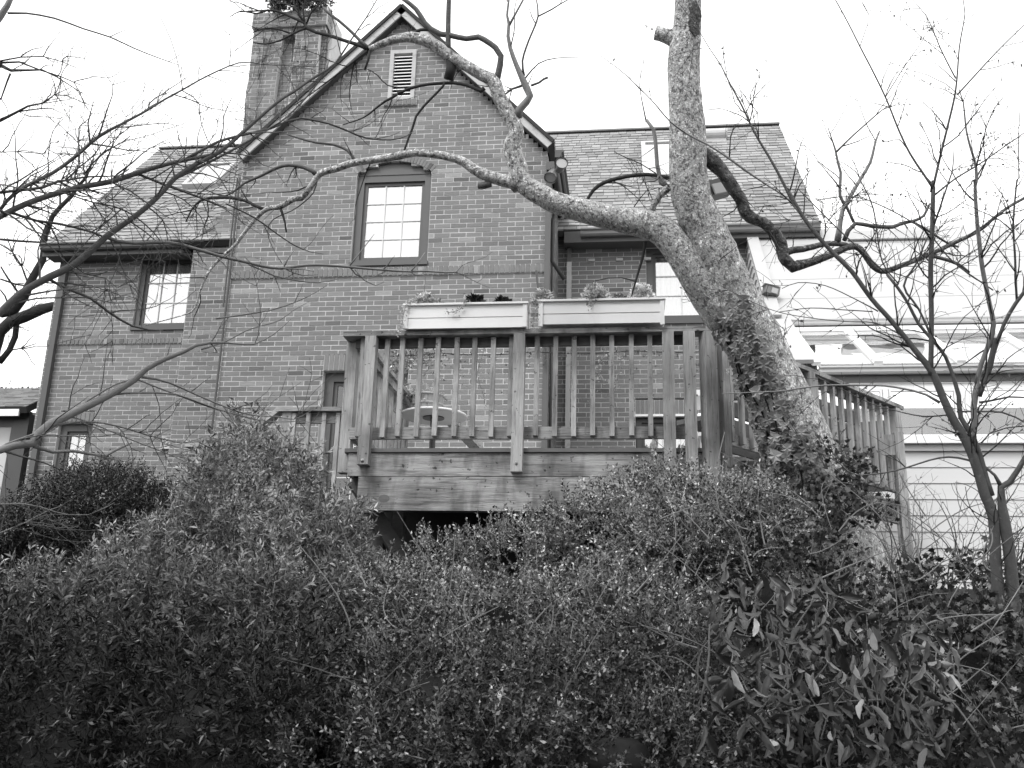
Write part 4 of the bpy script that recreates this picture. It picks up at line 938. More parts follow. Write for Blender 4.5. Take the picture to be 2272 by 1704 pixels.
# ------------------------------------------------------------------ right-hand undergrowth
shrub('ivy_bank', 'dark ivy bank at the foot of the slim tree in the right corner', 'ivy',
      [mound(2140, 1375, 6.2, 180, 95), mound(1930, 1365, 6.1, 110, 60), mound(2150, 1540, 5.6, 200, 170), mound(1900, 1600, 5.3, 220, 170), mound(1760, 1330, 6.2, 120, 90), mound(2060, 1700, 4.8, 260, 120), mound(1720, 1720, 4.7, 200, 90)], PI, 210, MT['leaf_i'], seed=12, nst=8, inner=.7, rad_=.006)
shrub('ivy_clump', 'ivy with pointed leaves around the foot of the big tree trunk', 'ivy',
      [mound(1850, 1060, 6.95, 45, 80, .2), mound(1880, 1150, 6.8, 55, 50, .25), mound(1800, 1190, 6.7, 70, 45, .3)], PI, 150, MT['leaf_i'], seed=13, nst=3, inner=.5, rad_=.006)
big = shrub('large_leaved_shrub', 'shrub with big drooping leathery leaves at the lower right', 'shrub',
      [mound(1700, 1430, 4.9, 180, 120), mound(1960, 1500, 4.9, 180, 130), mound(1700, 1620, 4.6, 190, 130)], PBG, 22, MT['leaf_lj'], seed=14, nst=14, stem_m=MT['bark_l'], inner=.3, rad_=.006)
r2 = np.random.default_rng(21)
def big_leaf_mesh(seed_):
    q = np.random.default_rng(seed_); n = 8; V = []; F = []
    for i in range(n+1):
        t = i/n; w = .17*math.sin(math.pi*min(t*.93+.04, 1))**.75; dz = -.28*t*t; cu = .25+.5*q.random()
        V += [(-w, t, dz+.06+cu*w), (0, t, dz), (w, t, dz+.06+cu*w)]
    for i in range(n): F += [(3*i, 3*i+1, 3*i+4, 3*i+3), (3*i+1, 3*i+2, 3*i+5, 3*i+4)]
    V.append((0, -.28, .0)); V.append((.012, -.28, .0)); F.append((len(V)-2, len(V)-1, 2*0+1, 0+1) if False else (len(V)-2, len(V)-1, 1))
    m = MB(); m.raw(V, F); me = m.mesh('leaf'); me.polygons.foreach_set('use_smooth', [True]*len(me.polygons)); return me
lms = [big_leaf_mesh(i) for i in range(4)]; mmx = [[] for _ in lms]
for i in range(290):
    u = r2.random(); x = 1560+ (r2.random()**.9)*560; y = 1270+r2.random()*400
    if x > 1900 and y < 1380: y += 120
    d = 4.1+.5*r2.random()-(y-1300)*.0006; p = dep(x, y, d); L_ = .065+.045*r2.random()
    D = np.array([r2.normal()*.45, -.25+r2.normal()*.35, -1.0+abs(r2.normal())*.55]); fr = quat_frames(D[None], np.array([r2.random()*6.28]))[0]*L_
    mmx[i % 4].append(Matrix(((fr[0,0], fr[0,1], fr[0,2], p[0]), (fr[1,0], fr[1,1], fr[1,2], p[1]), (fr[2,0], fr[2,1], fr[2,2], p[2]), (0,0,0,1))))
for me, ml in zip(lms, mmx): copies('leaf', me, MT['leaf_l'], big, ml)

# ------------------------------------------------------------------ trees
def resample(P, R_, step):
    """Catmull-Rom through the traced points"""
    P = np.array(P, float); R_ = np.array(R_, float); out = []; ro = []
    Q = np.vstack([2*P[0]-P[1], P, 2*P[-1]-P[-2]])
    for i in range(len(P)-1):
        p0, p1, p2, p3 = Q[i:i+4]; n = max(1, int(np.linalg.norm(p2-p1)/step))
        for j in range(n):
            t = j/n; out.append(.5*((2*p1)+(-p0+p2)*t+(2*p0-5*p1+4*p2-p3)*t*t+(-p0+3*p1-3*p2+p3)*t**3)); ro.append(R_[i]*(1-t)+R_[i+1]*t)
    out.append(P[-1]); ro.append(R_[-1]); return np.array(out), np.array(ro)
def trace(pts, dfun, step=.05, wob=.0, seed=0):
    """(x, y, width) sight lines -> centre line and radii in metres at the depth given by dfun"""
    P = []; R_ = []
    w = [p[2] if len(p) > 2 else None for p in pts]
    if w[-1] is None: w[-1] = 1.6
    idx = [i for i, v in enumerate(w) if v is not None]
    if idx[0] != 0: w[0] = w[idx[0]]; idx = [0]+idx
    w = np.interp(range(len(w)), idx, [w[i] for i in idx])
    for p, ww in zip(pts, w):
        d = dfun(p[0], p[1]); P.append(dep(p[0], p[1], d)); R_.append(ww/2*d/FOC)
    P, R_ = resample(P, R_, step)
    if wob:
        for i in range(len(P)): q = P[i]*3+seed*7.3; P[i] = P[i]+wob*np.array([rn3(q), rn3(q+9), rn3(q+17)])
    return P, R_
TWIG = {}; DENS = dict(slim_tree=2.4, reaching_tree=2.1, pale_barked_tree=1.15, background_tree=1.6)
def limb(tree, nm, pts, dfun, m, n=8, rough=.0, step=.05, wob=.006, tw=None, seed=0, extra=None, label=None):
    P, R_ = trace(pts, dfun, step, wob, seed)
    if extra is not None: # continue outside the picture to the parent trunk
        P = np.vstack([[extra], P]); R_ = np.concatenate([[R_[0]*1.15], R_]); 
    o = smooth(part(nm, MB().tube(P, R_, n, rough), m, tree, label))
    if tw: grow(tree, P, R_, tw, seed)
    return o
def grow(tree, P, R_, tw, seed, level=0):
    """fine twigs off a centre line: tw = (per metre, length, upward bias)"""
    q = np.random.default_rng(seed*31+int(abs(P[0][0])*1000)+level); per, ln, upb = tw
    L_ = np.linalg.norm(np.diff(P, axis=0), axis=1).sum(); n = q.poisson(L_*per*DENS.get(tree.name, 1.0)); st = TWIG.setdefault(tree.name, [])
    for _ in range(n):
        i = q.integers(1, len(P)-1) if len(P) > 3 else 1; T = P[min(i+1, len(P)-1)]-P[i-1]; T /= np.linalg.norm(T)+1e-9
        d = q.normal(size=3); d -= T*np.dot(d, T); d /= np.linalg.norm(d); d = d*.8+T*.6+np.array([0, 0, upb]); d /= np.linalg.norm(d)
        l = ln*(.35+q.random()*1.0)*(1 if level == 0 else .5); k = max(3, int(l/.05)); pts = [P[i]]; r = min(R_[i]*.6, .0035+.0025*q.random())*(1 if level == 0 else .6); bend = q.normal(size=3)*.10
        for j in range(k):
            d = d+bend*.25+q.normal(size=3)*.13; d /= np.linalg.norm(d); pts.append(pts[-1]+d*l/k)
        pts = np.array(pts); rr = np.linspace(max(r, .0016), .0010, k+1); st.append((pts, rr))
        if level < 1 and l > ln*.5: grow(tree, pts, rr, (per*1.0, ln*.8, upb*.5), seed+int(q.integers(999)), level+1)
def finish_twigs(tree, m, buds=0.0, leafm=None, leafsize=.018, thick=1.0):
    st = [(p_, r_*thick) for p_, r_ in TWIG.get(tree.name, [])]; V = []; F = []; k = 0
    for pts, rr in st:
        n = len(pts); T = pts[-1]-pts[0]; T /= np.linalg.norm(T)+1e-9; a = np.cross(T, (0.3, .9, .2)); a /= np.linalg.norm(a); b = np.cross(T, a)
        ring = np.stack([a, -.5*a+.87*b, -.5*a-.87*b]); V.append((pts[:, None, :]+ring[None]*rr[:, None, None]).reshape(-1, 3))
        for i in range(n-1):
            for j in range(3): F.append((k+i*3+j, k+i*3+(j+1) % 3, k+i*3+3+(j+1) % 3, k+i*3+3+j))
        k += 3*n
    if V: big_mesh('twigs', np.concatenate(V), np.array(F), np.full(len(F), .5), m, tree)['kind'] = 'stuff'
    if buds and st:
        q = np.random.default_rng(5); P = []; D = []
        for pts, rr in st:
            for i in range(1, len(pts)):
                if q.random() < buds: P.append(pts[i]); D.append(q.normal(size=3)+[0, 0, -.4])
        if P:
            P = np.array(P); D = np.array(D); lv, lf = leaf_shape('ovate'); pr = [(lv*leafsize, lf, np.array([.5]*len(lf)))]
            V, F, T = scatter(pr, P, D, .6+.8*q.random(len(P)), q.random(len(P)), q); big_mesh('withered_leaves', V, F, T, leafm or MT['leaf_dry'], tree)['kind'] = 'stuff'

# the big leaning tree
def dT(x, y): return 7.15+abs(x-1530)*.0007
tb_ = dep(1830, 1200, 7.3)
T1 = thing('pale_barked_tree', 'large bare tree with flaky pale bark leaning up past the right end of the deck', 'tree', (float(tb_[0]), float(tb_[1]), ground_z(tb_[0], tb_[1])))
trunk_pts = [(1850,1330,270),(1825,1210,235),(1806,1120,200),(1778,1027,170),(1742,924,148),(1698,822,132),(1651,719,124),(1604,616,110),(1568,520,94),(1540,455,88),(1530,407,86),(1525,325,82),(1520,217,73),(1518,122,69),(1524,40,60),(1529,-40,56),(1540,-160,50)]
P, R_ = trace(trunk_pts, dT, .030, .01)
smooth(part('trunk', MB().tube(P, R_, 44, .05), MT['bark'], T1))
scm = MB(); sel = [i for i in range(len(P)) if 8 < (H0/2-FOC*np.dot(P[i], UP)/np.dot(P[i], fwd)) < 98]; VV = []; na = 9
for q_, k in enumerate(sel):
    T = P[min(k+1, len(P)-1)]-P[k-1]; T /= np.linalg.norm(T); s_ = np.cross(T, fwd); s_ /= np.linalg.norm(s_); s_ = s_ if s_[0] > 0 else -s_; tt = q_/(len(sel)-1); wdt = math.sin(math.pi*tt)**.5
    for j in range(na): a = .45+(j/(na-1)-.5)*1.3*wdt*(1+.8*rn3((tt*7, j*.7, 0)))+.35*rn3((tt*5, 3, 1)); nn_ = s_*math.sin(a)-fwd*math.cos(a); VV.append(P[k]+nn_*R_[k]*(1.07 if 0 < j < na-1 else .97))
scm.raw(VV, [(i*na+j, i*na+j+1, (i+1)*na+j+1, (i+1)*na+j) for i in range(len(sel)-1) for j in range(na-1)]); part('bark_scar', scm, MT['bark_m'], T1)
def TL(pts, **k):
    nm = k.pop('nm', 'branch'); n = k.pop('n', 10); return limb(T1, nm, pts, dT, k.pop('m', MT['bark_s']), n=n, **k)
limb(T1, 'limb', [(1620,745,40),(1592,700,70),(1567,655,72),(1545,617,72),(1510,560,70),(1461,508,66),(1380,487,57),(1298,469,53),(1225,446,48),(1163,408,45),(1150,372,42),(1138,328,42),(1146,290,33),(1130,255,32),(1108,215,31),(1095,180,30),(1068,166,26),(1035,146,25),(1000,125,25)]+c('B', (1700,360,96),(1560,310,92),(1450,312,76),(1320,345,62),(1180,405,52)), dT, MT['bark'], n=26, rough=.05, step=.03, tw=(1.2,.5,.2), seed=1, label='big limb sweeping left over the deck and up across the gable')
limb(T1, 'limb', c('G', (560,60,120),(520,20,118))+c('C', (400,1470,100),(280,1430,98),(200,1390,84),(100,1320,74),(0,1285,68))+c('B', (1700,1258,66),(1550,1250,64),(1400,1280,64),(1200,1310,60),(1050,1330,60),(900,1380,58),(770,1420,54),(700,1520,50),(620,1620,50))+c('F', (560,150,48),(450,212,44),(330,240,40),(200,370,34),(80,530,28),(0,600,26))+c('E', (1720,730,24),(1640,900,20),(1590,1050,14),(1480,1110,10),(1180,1190,8)), dT, MT['bark'], n=18, rough=.05, step=.035, tw=(2.2,.45,-.1), seed=2, label='crooked limb arching over the arched window')
smooth(part('sawn_stub', MB().tube(*[np.array(v) for v in (lambda a: (a[0], a[1]))(trace([(1512,100,40),(1500,88,40),(1480,80,33),(1465,75,31),(1455,73,32)], dT, .02))], 16, .03), MT['bark'], T1))
q = dep(1454, 73, dT(1454, 73)); 
TL(c('C', (330,1500,60),(270,1515,62),(225,1520,50)), nm='sawn_stub', m=MT['bark_s'])
TL(c('C', (550,960,70),(560,900,64),(620,830,62),(650,785,58),(620,715,60),(590,650,52),(540,540,40),(490,400,34),(470,300,30),(475,200,26),(460,130,20),(478,-40,16)), n=12, m=MT['bark_l'], tw=(1.2,.4,.3), seed=3)
TL(c('C', (478,210,22),(520,130,18),(590,0,15),(610,-40,14)), m=MT['bark_l'])
TL(c('C', (600,620,22),(588,500,18),(640,330,16),(715,130,14),(700,-20,10)), tw=(2,.3,.3), seed=4)
TL(c('C', (712,135,13),(830,75,12),(900,30,10),(990,-20,7)), tw=(4,.25,.2), seed=5)
TL(c('C', (610,640,14),(720,520,11),(860,475,8),(1050,470,4)), tw=(1,.2,.2), seed=6)
TL(c('C', (580,705,22),(500,730,18),(440,775,14)), tw=(3,.2,0), seed=7)
TL(c('C', (655,705,20),(720,680,18),(760,650,18),(795,635,20)))
TL(c('C', (360,690,74),(390,600,54),(415,460,50),(370,390,48),(230,300,46),(130,315,44),(0,290,44))+c('B', (1760,280,46),(1680,240,48),(1630,190,44),(1560,80,38),(1450,-10,34)), n=12, rough=.03, tw=(1.2,.35,.1), seed=8)
TL(c('B', (1690,240,30),(1600,245,26),(1480,290,24),(1330,335,24)), m=MT['bark_d'])
TL(c('B', (1830,-60,38),(1824,200,42),(1825,420,48)), m=MT['bark_s'], nm='hanging_branch'); TL(c('B', (1828,415,46),(1840,500,70),(1850,560,86),(1825,650,80)), m=MT['bark_d'], nm='sawn_stub')
TL(c('B', (1800,670,22),(1780,710,20),(1700,790,20),(1620,870,20),(1560,950,20),(1530,1050,20),(1500,1130,18),(1465,1235,16)), m=MT['bark_d'], tw=(1.5,.2,-.1), seed=9)
TL(c('B', (2120,720,40),(2090,745,32),(1980,695,28),(1850,675,28),(1720,682,26),(1600,700,24),(1520,722,26),(1430,760,24),(1370,800,22),(1310,830,20),(1220,895,16),(1130,960,12),(960,1020,8)), m=MT['bark_d'], tw=(3,.35,0), seed=10)
TL(c('B', (1180,405,44),(1100,370,34),(1000,340,30),(850,290,28),(740,265,28),(660,225,34),(650,190,28),(540,140,22),(440,95,20),(330,80,16),(100,95,8)), m=MT['bark_d'], tw=(6,.4,.1), seed=11)
TL(c('B', (1170,395,38),(1110,340,28),(1040,270,26),(930,170,24),(850,110,22),(800,60,18)), m=MT['bark_s'], tw=(4,.3,.1), seed=12)
TL(c('B', (655,230,24),(600,250,18),(450,330,14),(330,360,12),(230,350,12)), m=MT['bark_d'], tw=(4,.35,-.1), seed=13)
TL(c('B', (530,275,12),(440,242,14),(330,235,14),(225,268,8)), m=MT['bark_d'], tw=(4,.3,0), seed=14)
TL(c('B', (1185,410,26),(1170,490,20),(1140,570,16)), m=MT['bark_d'])
for i, pts in enumerate([((660,200),(600,120),(560,20),(540,-60)), ((660,200),(700,110),(760,50),(840,-30)), ((655,200),(640,90),(660,0),(690,-60)), ((640,180),(560,60),(420,10),(330,-50)), ((350,80),(250,110),(130,90),(40,140))]):
    TL(c('B', *[(a, b, 18-4*j) for j, (a, b) in enumerate(pts)]), m=MT['bark_d'], n=6, tw=(9,.35,.1), seed=15+i)
TL(c('B', (1060,1315,34),(1040,1270,26),(1000,1225,24),(890,1182,22),(740,1165,20),(600,1130,16),(490,1095,10)), tw=(2,.25,0), seed=22)
TL(c('B', (745,1430,44),(710,1400,38),(640,1370,34),(520,1350,30),(420,1372,28),(300,1432,24),(150,1500,20),(0,1600,14))+c('F', (-200,60,8)), tw=(2.5,.35,-.1), seed=23)
TL(c('F', (450,225,26),(475,290,20),(492,350,16),(500,425,12)), m=MT['bark_d'])
TL(c('F', (330,240,30),(250,210,26),(190,178,26),(90,150,28),(20,140,28))+c('E', (1720,140,24),(1640,165,20),(1570,240,16),(1520,340,10)), m=MT['bark_d'], tw=(5,.3,-.2), seed=24)
TL(c('F', (750,-20,14),(720,100,12),(600,215,10),(500,270,10),(390,320,10),(345,420,8),(400,580,6),(470,690,5)), m=MT['bark_s'], n=6, tw=(2,.2,0), seed=25)
TL(c('B', (1165,420,26),(1000,540,14),(740,740,10),(560,860,8)), m=MT['bark_d'], tw=(7,.4,-.2), seed=26)
TL(c('B', (1500,720,12),(1330,700,10),(1250,620,10),(1150,560,8),(1050,580,6)), m=MT['bark_d'], tw=(8,.3,0), seed=27)
# dark ivied limb to the right of the trunk
TL(c('D', (-200,1080,120),(-60,1180,106),(0,1240,100),(60,1330,95),(130,1440,90),(180,1560,88))+c('H', (215,270,86),(330,325,76),(400,400,84),(440,480,88),(450,560,84),(520,630,90),(570,625,66)), n=16, rough=.22, m=MT['bark_m'], step=.03, nm='limb', tw=(4,.3,0), seed=30, label='dark limb behind the trunk dropping towards the sunroom')
TL(c('H', (560,620,80),(640,600,66),(740,565,60),(850,520,56),(920,490,50),(985,485,50),(1040,530,46),(1090,600,46),(1140,650,44),(1210,660,44),(1350,610,36),(1530,540,34),(1700,460,30),(1880,370,26),(2000,270,24),(2110,190,22),(2260,110,18)), n=12, rough=.12, m=MT['bark_m'], step=.035, tw=(5,.45,.2), seed=31)
TL(c('H', (450,540,60),(520,510,50),(600,500,46),(750,465,42),(850,462,40),(915,475,36)), n=12, rough=.12, m=MT['bark_m'], step=.035, tw=(3,.3,.1), seed=32)
TL(c('H', (850,440,50),(870,300,34),(885,220,32),(915,160,30),(960,90,26),(1010,0,22)), m=MT['bark_l'], tw=(3,.4,.3), seed=33)
TL(c('D', (900,1500,28),(1020,1310,26),(1090,1190,22),(1130,1030,16),(1160,955,12)), m=MT['bark_l'], tw=(6,.4,.2), seed=34)
TL(c('D', (970,1620,22),(925,1520,22),(870,1430,24),(870,1260,20),(850,1190,18),(832,1090,14),(780,920,6)), m=MT['bark_l'], tw=(4,.4,.2), seed=35)
TL(c('H', (900,440,34),(930,370,32),(980,318,30),(1100,335,30),(1250,342,30),(1330,315,26),(1400,300,24),(1480,260,20),(1525,170,14)), m=MT['bark_s'], tw=(4,.4,.2), seed=36)
TL(c('H', (1390,300,18),(1460,335,18),(1540,385,18),(1650,460,16),(1730,490,14)), m=MT['bark_s'], tw=(4,.3,.1), seed=37)
TL(c('H', (1545,550,30),(1680,590,26),(1760,630,22),(1815,675,20)), m=MT['bark_s'], tw=(3,.3,0), seed=38)
TL(c('D', (840,1110,16),(960,990,12),(1130,840,10),(1215,775,6)), m=MT['bark_s'], tw=(5,.35,.2), seed=39)
# stubs and twigs low on the trunk, left branchlets beside it
TL(c('C', (1600,980,26),(1660,1060,30),(1680,1200,32),(1690,1350,34),(1710,1440,36),(1780,1540,40)), m=MT['bark_l'], tw=(5,.35,.2), seed=40)
TL(c('C', (1700,1440,34),(1720,1500,38),(1780,1530,40)), m=MT['bark_l'])
TL(c('G', (1780,60,66),(1700,130,62),(1660,200,58),(1640,260,50)), m=MT['bark'], n=12, rough=.05)
TL(c('C', (1600,1000,14),(1560,800,8),(1545,700,6),(1590,430,4)), n=6, tw=(3,.3,.3), seed=41)
TL(c('G', (1590,500,26),(1570,620,24),(1530,760,20),(1490,900,14),(1480,950,10)), m=MT['bark_d'])
TL(c('G', (1520,830,10),(1400,797,10),(1290,800,10),(1160,828,6)), m=MT['bark_d'], n=6, tw=(2,.2,0), seed=42)
TL(c('G', (1500,220,10),(1600,90,8),(1700,60,8),(1780,130,8)), m=MT['bark_d'], n=6, tw=(5,.35,0), seed=43)
TL([(1290,470,6),(1330,410,10),(1420,388,10),(1500,395,8)], m=MT['bark_d'], n=6, tw=(7,.45,0), seed=44)
TL(c('C', (1340,1240,6),(1440,1290,8),(1560,1340,8),(1680,1420,10)), m=MT['bark_d'], n=6, tw=(8,.4,0), seed=45)
finish_twigs(T1, MT['bark_d'], thick=1.3)
# ivy climbing the trunk: every leaf a part
iv = thing('climbing_ivy', 'ivy with broad pointed leaves climbing the lower left side of the leaning trunk', 'ivy', (float(tb_[0]), float(tb_[1])-.2, ground_z(tb_[0], tb_[1])))
lv, lf = leaf_shape('ivy'); me = MB().raw(lv, [tuple(f) for f in lf]).mesh('ivy_leaf'); q = np.random.default_rng(9); mm = []
Pt, Rt = trace(trunk_pts, dT, .03)
lo = [i for i in range(len(Pt)) if 650 < (H0/2-FOC*np.dot(Pt[i], UP)/np.dot(Pt[i], fwd)) < 1150]
camd = fwd
for i in range(290):
    k = lo[int(len(lo)*(q.random()**1.25))]; k = len(Pt)-1 if k >= len(Pt) else k
    T = Pt[min(k+1, len(Pt)-1)]-Pt[k-1]; T /= np.linalg.norm(T); s_ = np.cross(T, camd); s_ /= np.linalg.norm(s_)
    side = -s_ if s_[0] > 0 else s_                                         # to the left of the trunk
    a = (q.random()*1.5-.15); nrm = side*math.sin(a)+(-camd+T*np.dot(camd, T))*math.cos(a); nrm /= np.linalg.norm(nrm)
    p = Pt[k]+nrm*Rt[k]*(1.03+.25*q.random()**2); sz = .05+.06*q.random(); y_ = np.array([q.normal()*.35, 0, -1.0])+nrm*.3; y_ -= nrm*np.dot(y_, nrm)*.7; y_ /= np.linalg.norm(y_)
    x_ = np.cross(y_, nrm); x_ /= np.linalg.norm(x_); z_ = np.cross(x_, y_); x_, y_, z_ = x_*sz, y_*sz, z_*sz
    mm.append(Matrix(((x_[0], y_[0], z_[0], p[0]), (x_[1], y_[1], z_[1], p[1]), (x_[2], y_[2], z_[2], p[2]), (0,0,0,1))))
copies('ivy_leaf', me, MT['leaf_io'], iv, mm)
for j in range(5):
    k0 = lo[int(len(lo)*.02)]; k1 = lo[int(len(lo)*(.5+.1*j))]; pts = []
    for k in range(k0, k1, 2):
        T = Pt[k+1]-Pt[k-1]; T /= np.linalg.norm(T); s_ = np.cross(T, camd); s_ /= np.linalg.norm(s_); side = -s_ if s_[0] > 0 else s_
        a = .2+.25*j+.12*math.sin(k*.3+j); nrm = side*math.sin(a)+(-camd+T*np.dot(camd, T))*math.cos(a); pts.append(Pt[k]+nrm/np.linalg.norm(nrm)*Rt[k]*1.03)
    if len(pts) > 2: part('vine_stem', MB().tube(pts, [.006]*len(pts), 5), MT['bark_d'], iv)

# the slim many-stemmed tree on the right
def dR(x, y): return 5.7+(2272-x)*.0007
rb0 = dep(2215, 1420, 5.75)
T2 = thing('slim_tree', 'slim dark many-stemmed tree with a fork of straight stems at the right edge', 'tree', (float(rb0[0]), float(rb0[1]), ground_z(rb0[0], rb0[1])))
def TR(pts, **k):
    pts = [(p[0], p[1], p[2]*.84) for p in pts]
    nm = k.pop('nm', 'stem'); n = k.pop('n', 8); k.setdefault('tw', (5,.4,.25)); return limb(T2, nm, pts, dR, k.pop('m', MT['bark_s']), n=n, **k)
TR([(2245,1640,40),(2222,1420,34)]+c('L', (2010,1640,95),(1985,1300,90),(1930,1150,92),(1870,950,86),(1790,750,80),(1700,600,72),(1620,440,66),(1540,250,60),(1450,130,52),(1350,0,46))+c('H', (1230,1010,42),(1100,870,40),(950,660,40),(830,540,38),(700,400,36),(600,270,34),(480,60,30))+c('D', (540,1510,28),(470,1370,26),(350,1150,22),(240,960,18),(150,770,15),(60,600,12),(0,480,9))+c('C', (2120,400,8),(1990,180,7),(1830,-10,6)), nm='trunk', n=14, rough=.02, tw=(3.5,.45,.3), seed=50)
TR([(2290,1640,40),(2262,1420,34)]+c('L', (2110,1640,100),(2070,1350,96),(2050,1200,70),(2045,1090,60),(2110,1050,52),(2170,960,46),(2230,860,44),(2330,640,40)), nm='trunk', n=12, tw=(3,.4,.2), seed=51)
TR(c('L', (2045,1080,40),(2000,1000,26),(1930,940,22),(1800,890,20),(1660,870,18),(1520,895,16),(1350,950,14),(1200,985,14),(1000,1000,12),(930,975,12),(850,900,10),(640,790,8),(480,620,6)), n=6, tw=(2.5,.3,0), seed=52)
TR(c('H', (1530,1420,50),(1530,1310,44),(1535,1000,42),(1530,600,42),(1540,300,40),(1550,0,34))+c('D', (1535,1400,26),(1545,1370,26)), n=10, tw=(4,.45,.3), seed=53)
TR(c('D', (1545,1375,22),(1470,1260,20),(1380,1120,18),(1290,930,16),(1200,710,14),(1100,500,13),(980,280,11),(830,-10,9)), tw=(4,.4,.2), seed=54)
TR(c('D', (1545,1380,24),(1590,1200,22),(1650,950,20),(1700,740,18),(1720,600,15),(1740,350,12),(1780,100,9),(1763,-20,7)), tw=(4,.4,.2), seed=55)
TR(c('D', (1725,690,14),(1890,510,12),(2050,340,10),(2230,160,8)), tw=(4,.35,.2), seed=56)
TR(c('D', (1715,570,12),(1600,350,10),(1550,230,8),(1500,120,7),(1400,0,5)), tw=(4,.3,.2), seed=57)
TR(c('L', (1975,1150,60),(1930,1000,56),(1900,880,52),(1840,720,46),(1750,580,42),(1735,420,38),(1700,300,34))+c('H', (1640,1290,30),(1560,1180,28),(1450,1050,28),(1370,900,26),(1290,780,26),(1215,690,24)), n=10, tw=(3,.4,.2), seed=58)
TR(c('H', (1560,1190,22),(1440,940,20),(1330,770,20),(1430,600,16),(1510,410,12)), tw=(4,.4,.2), seed=59)
TR(c('L', (1830,760,56),(1850,620,54),(1845,520,52),(1860,400,54),(1880,330,50))+c('H', (1870,1480,44),(1900,1340,40),(1960,1180,44),(1990,1050,42),(1960,900,38),(1910,650,38),(1890,450,36),(1870,250,32),(1850,0,28))+c('D', (1860,1400,26),(1860,1230,24),(1820,1080,20),(1790,950,16),(1770,740,12),(1740,650,9)), m=MT['bark_l'], n=10, tw=(4,.45,.3), seed=60)
TR(c('L', (1885,430,44),(1930,300,40),(1975,120,38),(2000,0,36))+c('H', (1960,1420,34),(1990,1270,34),(2060,1060,34),(2150,900,34),(2260,760,30)), n=8, tw=(4,.4,.2), seed=61)
TR(c('H', (2165,880,22),(2150,600,20),(2130,300,18),(2160,0,14))+c('D', (2175,1300,10),(2175,1000,8),(2185,780,5)), tw=(4,.4,.2), seed=62)
TR(c('D', (1560,1420,16),(1700,1310,14),(1890,1200,12),(2060,1080,10),(2230,960,8)), tw=(5,.35,.2), seed=63)
TR(c('H', (1555,330,18),(1600,200,16),(1660,20,14))+c('D', (1690,1250,12),(1700,1100,6)), tw=(5,.35,.2), seed=64)
TR(c('L', (1600,470,26),(1500,410,20),(1400,380,18),(1200,345,16),(1000,340,15),(750,345,14),(550,370,12),(450,385,12),(0,405,8)), m=MT['bark_l'], n=6, tw=(2,.2,.3), seed=65)
TR(c('L', (1690,560,14),(1480,570,12),(1280,530,10),(1100,480,8),(900,380,7),(700,280,5)), n=6, tw=(4,.3,0), seed=66)
TR(c('L', (1720,540,16),(1900,540,16),(2050,545,16),(2150,580,14),(2260,640,12)), n=6, tw=(4,.3,0), seed=67)
TR(c('L', (1890,470,22),(1980,455,18),(2100,430,16),(2260,440,12)), n=6, tw=(4,.3,0), seed=68)
TR(c('L', (1900,770,14),(1960,700,12),(2080,660,12),(2260,640,10)), n=6, tw=(5,.3,.1), seed=69)
TR(c('H', (600,270,20),(480,130,16),(330,30,14))+c('D', (170,1240,22),(60,1160,20))+c('C', (2100,1180,18),(1980,1120,18),(1800,1000,14),(1640,820,10),(1430,610,8),(1200,440,5),(1010,320,3)), m=MT['bark_l'], tw=(2,.3,.1), seed=70)
TR(c('H', (1150,960,12),(1000,880,10),(760,770,8),(560,745,8),(440,790,6)), n=6, tw=(6,.35,-.1), seed=71)
TR(c('H', (1110,960,10),(900,950,9),(650,930,8),(420,960,6)), n=6, tw=(6,.3,.1), seed=72)
TR(c('H', (1300,1120,12),(1130,1040,10),(900,1030,8),(600,1000,7),(350,940,6),(0,770,4)), n=6, tw=(3,.25,.1), seed=73)
TR(c('H', (1300,760,12),(1180,590,12),(1110,200,12),(1020,0,10)), tw=(5,.35,.2), seed=74)
TR(c('H', (1990,800,12),(1700,600,12),(1500,380,12),(1200,200,10),(950,120,8),(700,150,6)), n=6, tw=(5,.35,.1), seed=75)
TR(c('H', (1215,690,14),(900,400,12),(700,200,10),(560,60,8)), n=6, tw=(5,.35,.1), seed=76)
finish_twigs(T2, MT['bark_d'], thick=1.2, buds=.16, leafm=MT['leaf_dry'], leafsize=.020)

# the young tree reaching in from the left
def dL(x, y): return 4.9+x*.0013
base = dep(-330, 1250, 4.9); bx_, by_ = float(base[0]), float(base[1])
T3 = thing('reaching_tree', 'bare smooth-barked tree just outside the left edge whose long boughs reach across the house', 'tree', (bx_, by_, ground_z(bx_, by_)))
def tp3(z): return np.array([bx_+.03*z, by_, z])
smooth(part('trunk', MB().tube(*[np.array(v) for v in ([tp3(z) for z in np.linspace(ground_z(bx_,by_)-.1, 4.2, 24)], list(np.linspace(.14, .05, 24)))], 14, .03), MT['bark_l'], T3))
def TT(pts, z=None, **k):
    nm = k.pop('nm', 'bough' if z is not None else 'branch'); n = k.pop('n', 8); k.setdefault('tw', (2.2,.35,.15)); return limb(T3, nm, pts, dL, k.pop('m', MT['bark_s']), n=n, extra=tp3(z) if z is not None else None, **k)
TT(c('I', (-200,990,62),(0,920,62),(120,880,66),(200,870,70),(270,860,74),(310,790,74),(420,700,76),(540,640,70),(700,560,66),(900,460,58),(1100,340,52),(1200,250,46),(1350,170,40),(1500,110,34),(1600,60,28),(1720,40,24),(1850,40,18),(1990,52,14))+c('F', (240,1340,12),(400,1250,8),(535,1130,5)), z=.3, m=MT['bark_l'], n=12, rough=.02, seed=80, label='pale bough rising across the left wing')
TT(c('I', (640,575,16),(720,510,16),(800,460,16),(950,375,14),(1090,330,14),(1250,385,14),(1400,440,13),(1500,480,12),(1800,590,10),(2212,690,6)), n=6, m=MT['bark_l'], seed=81)
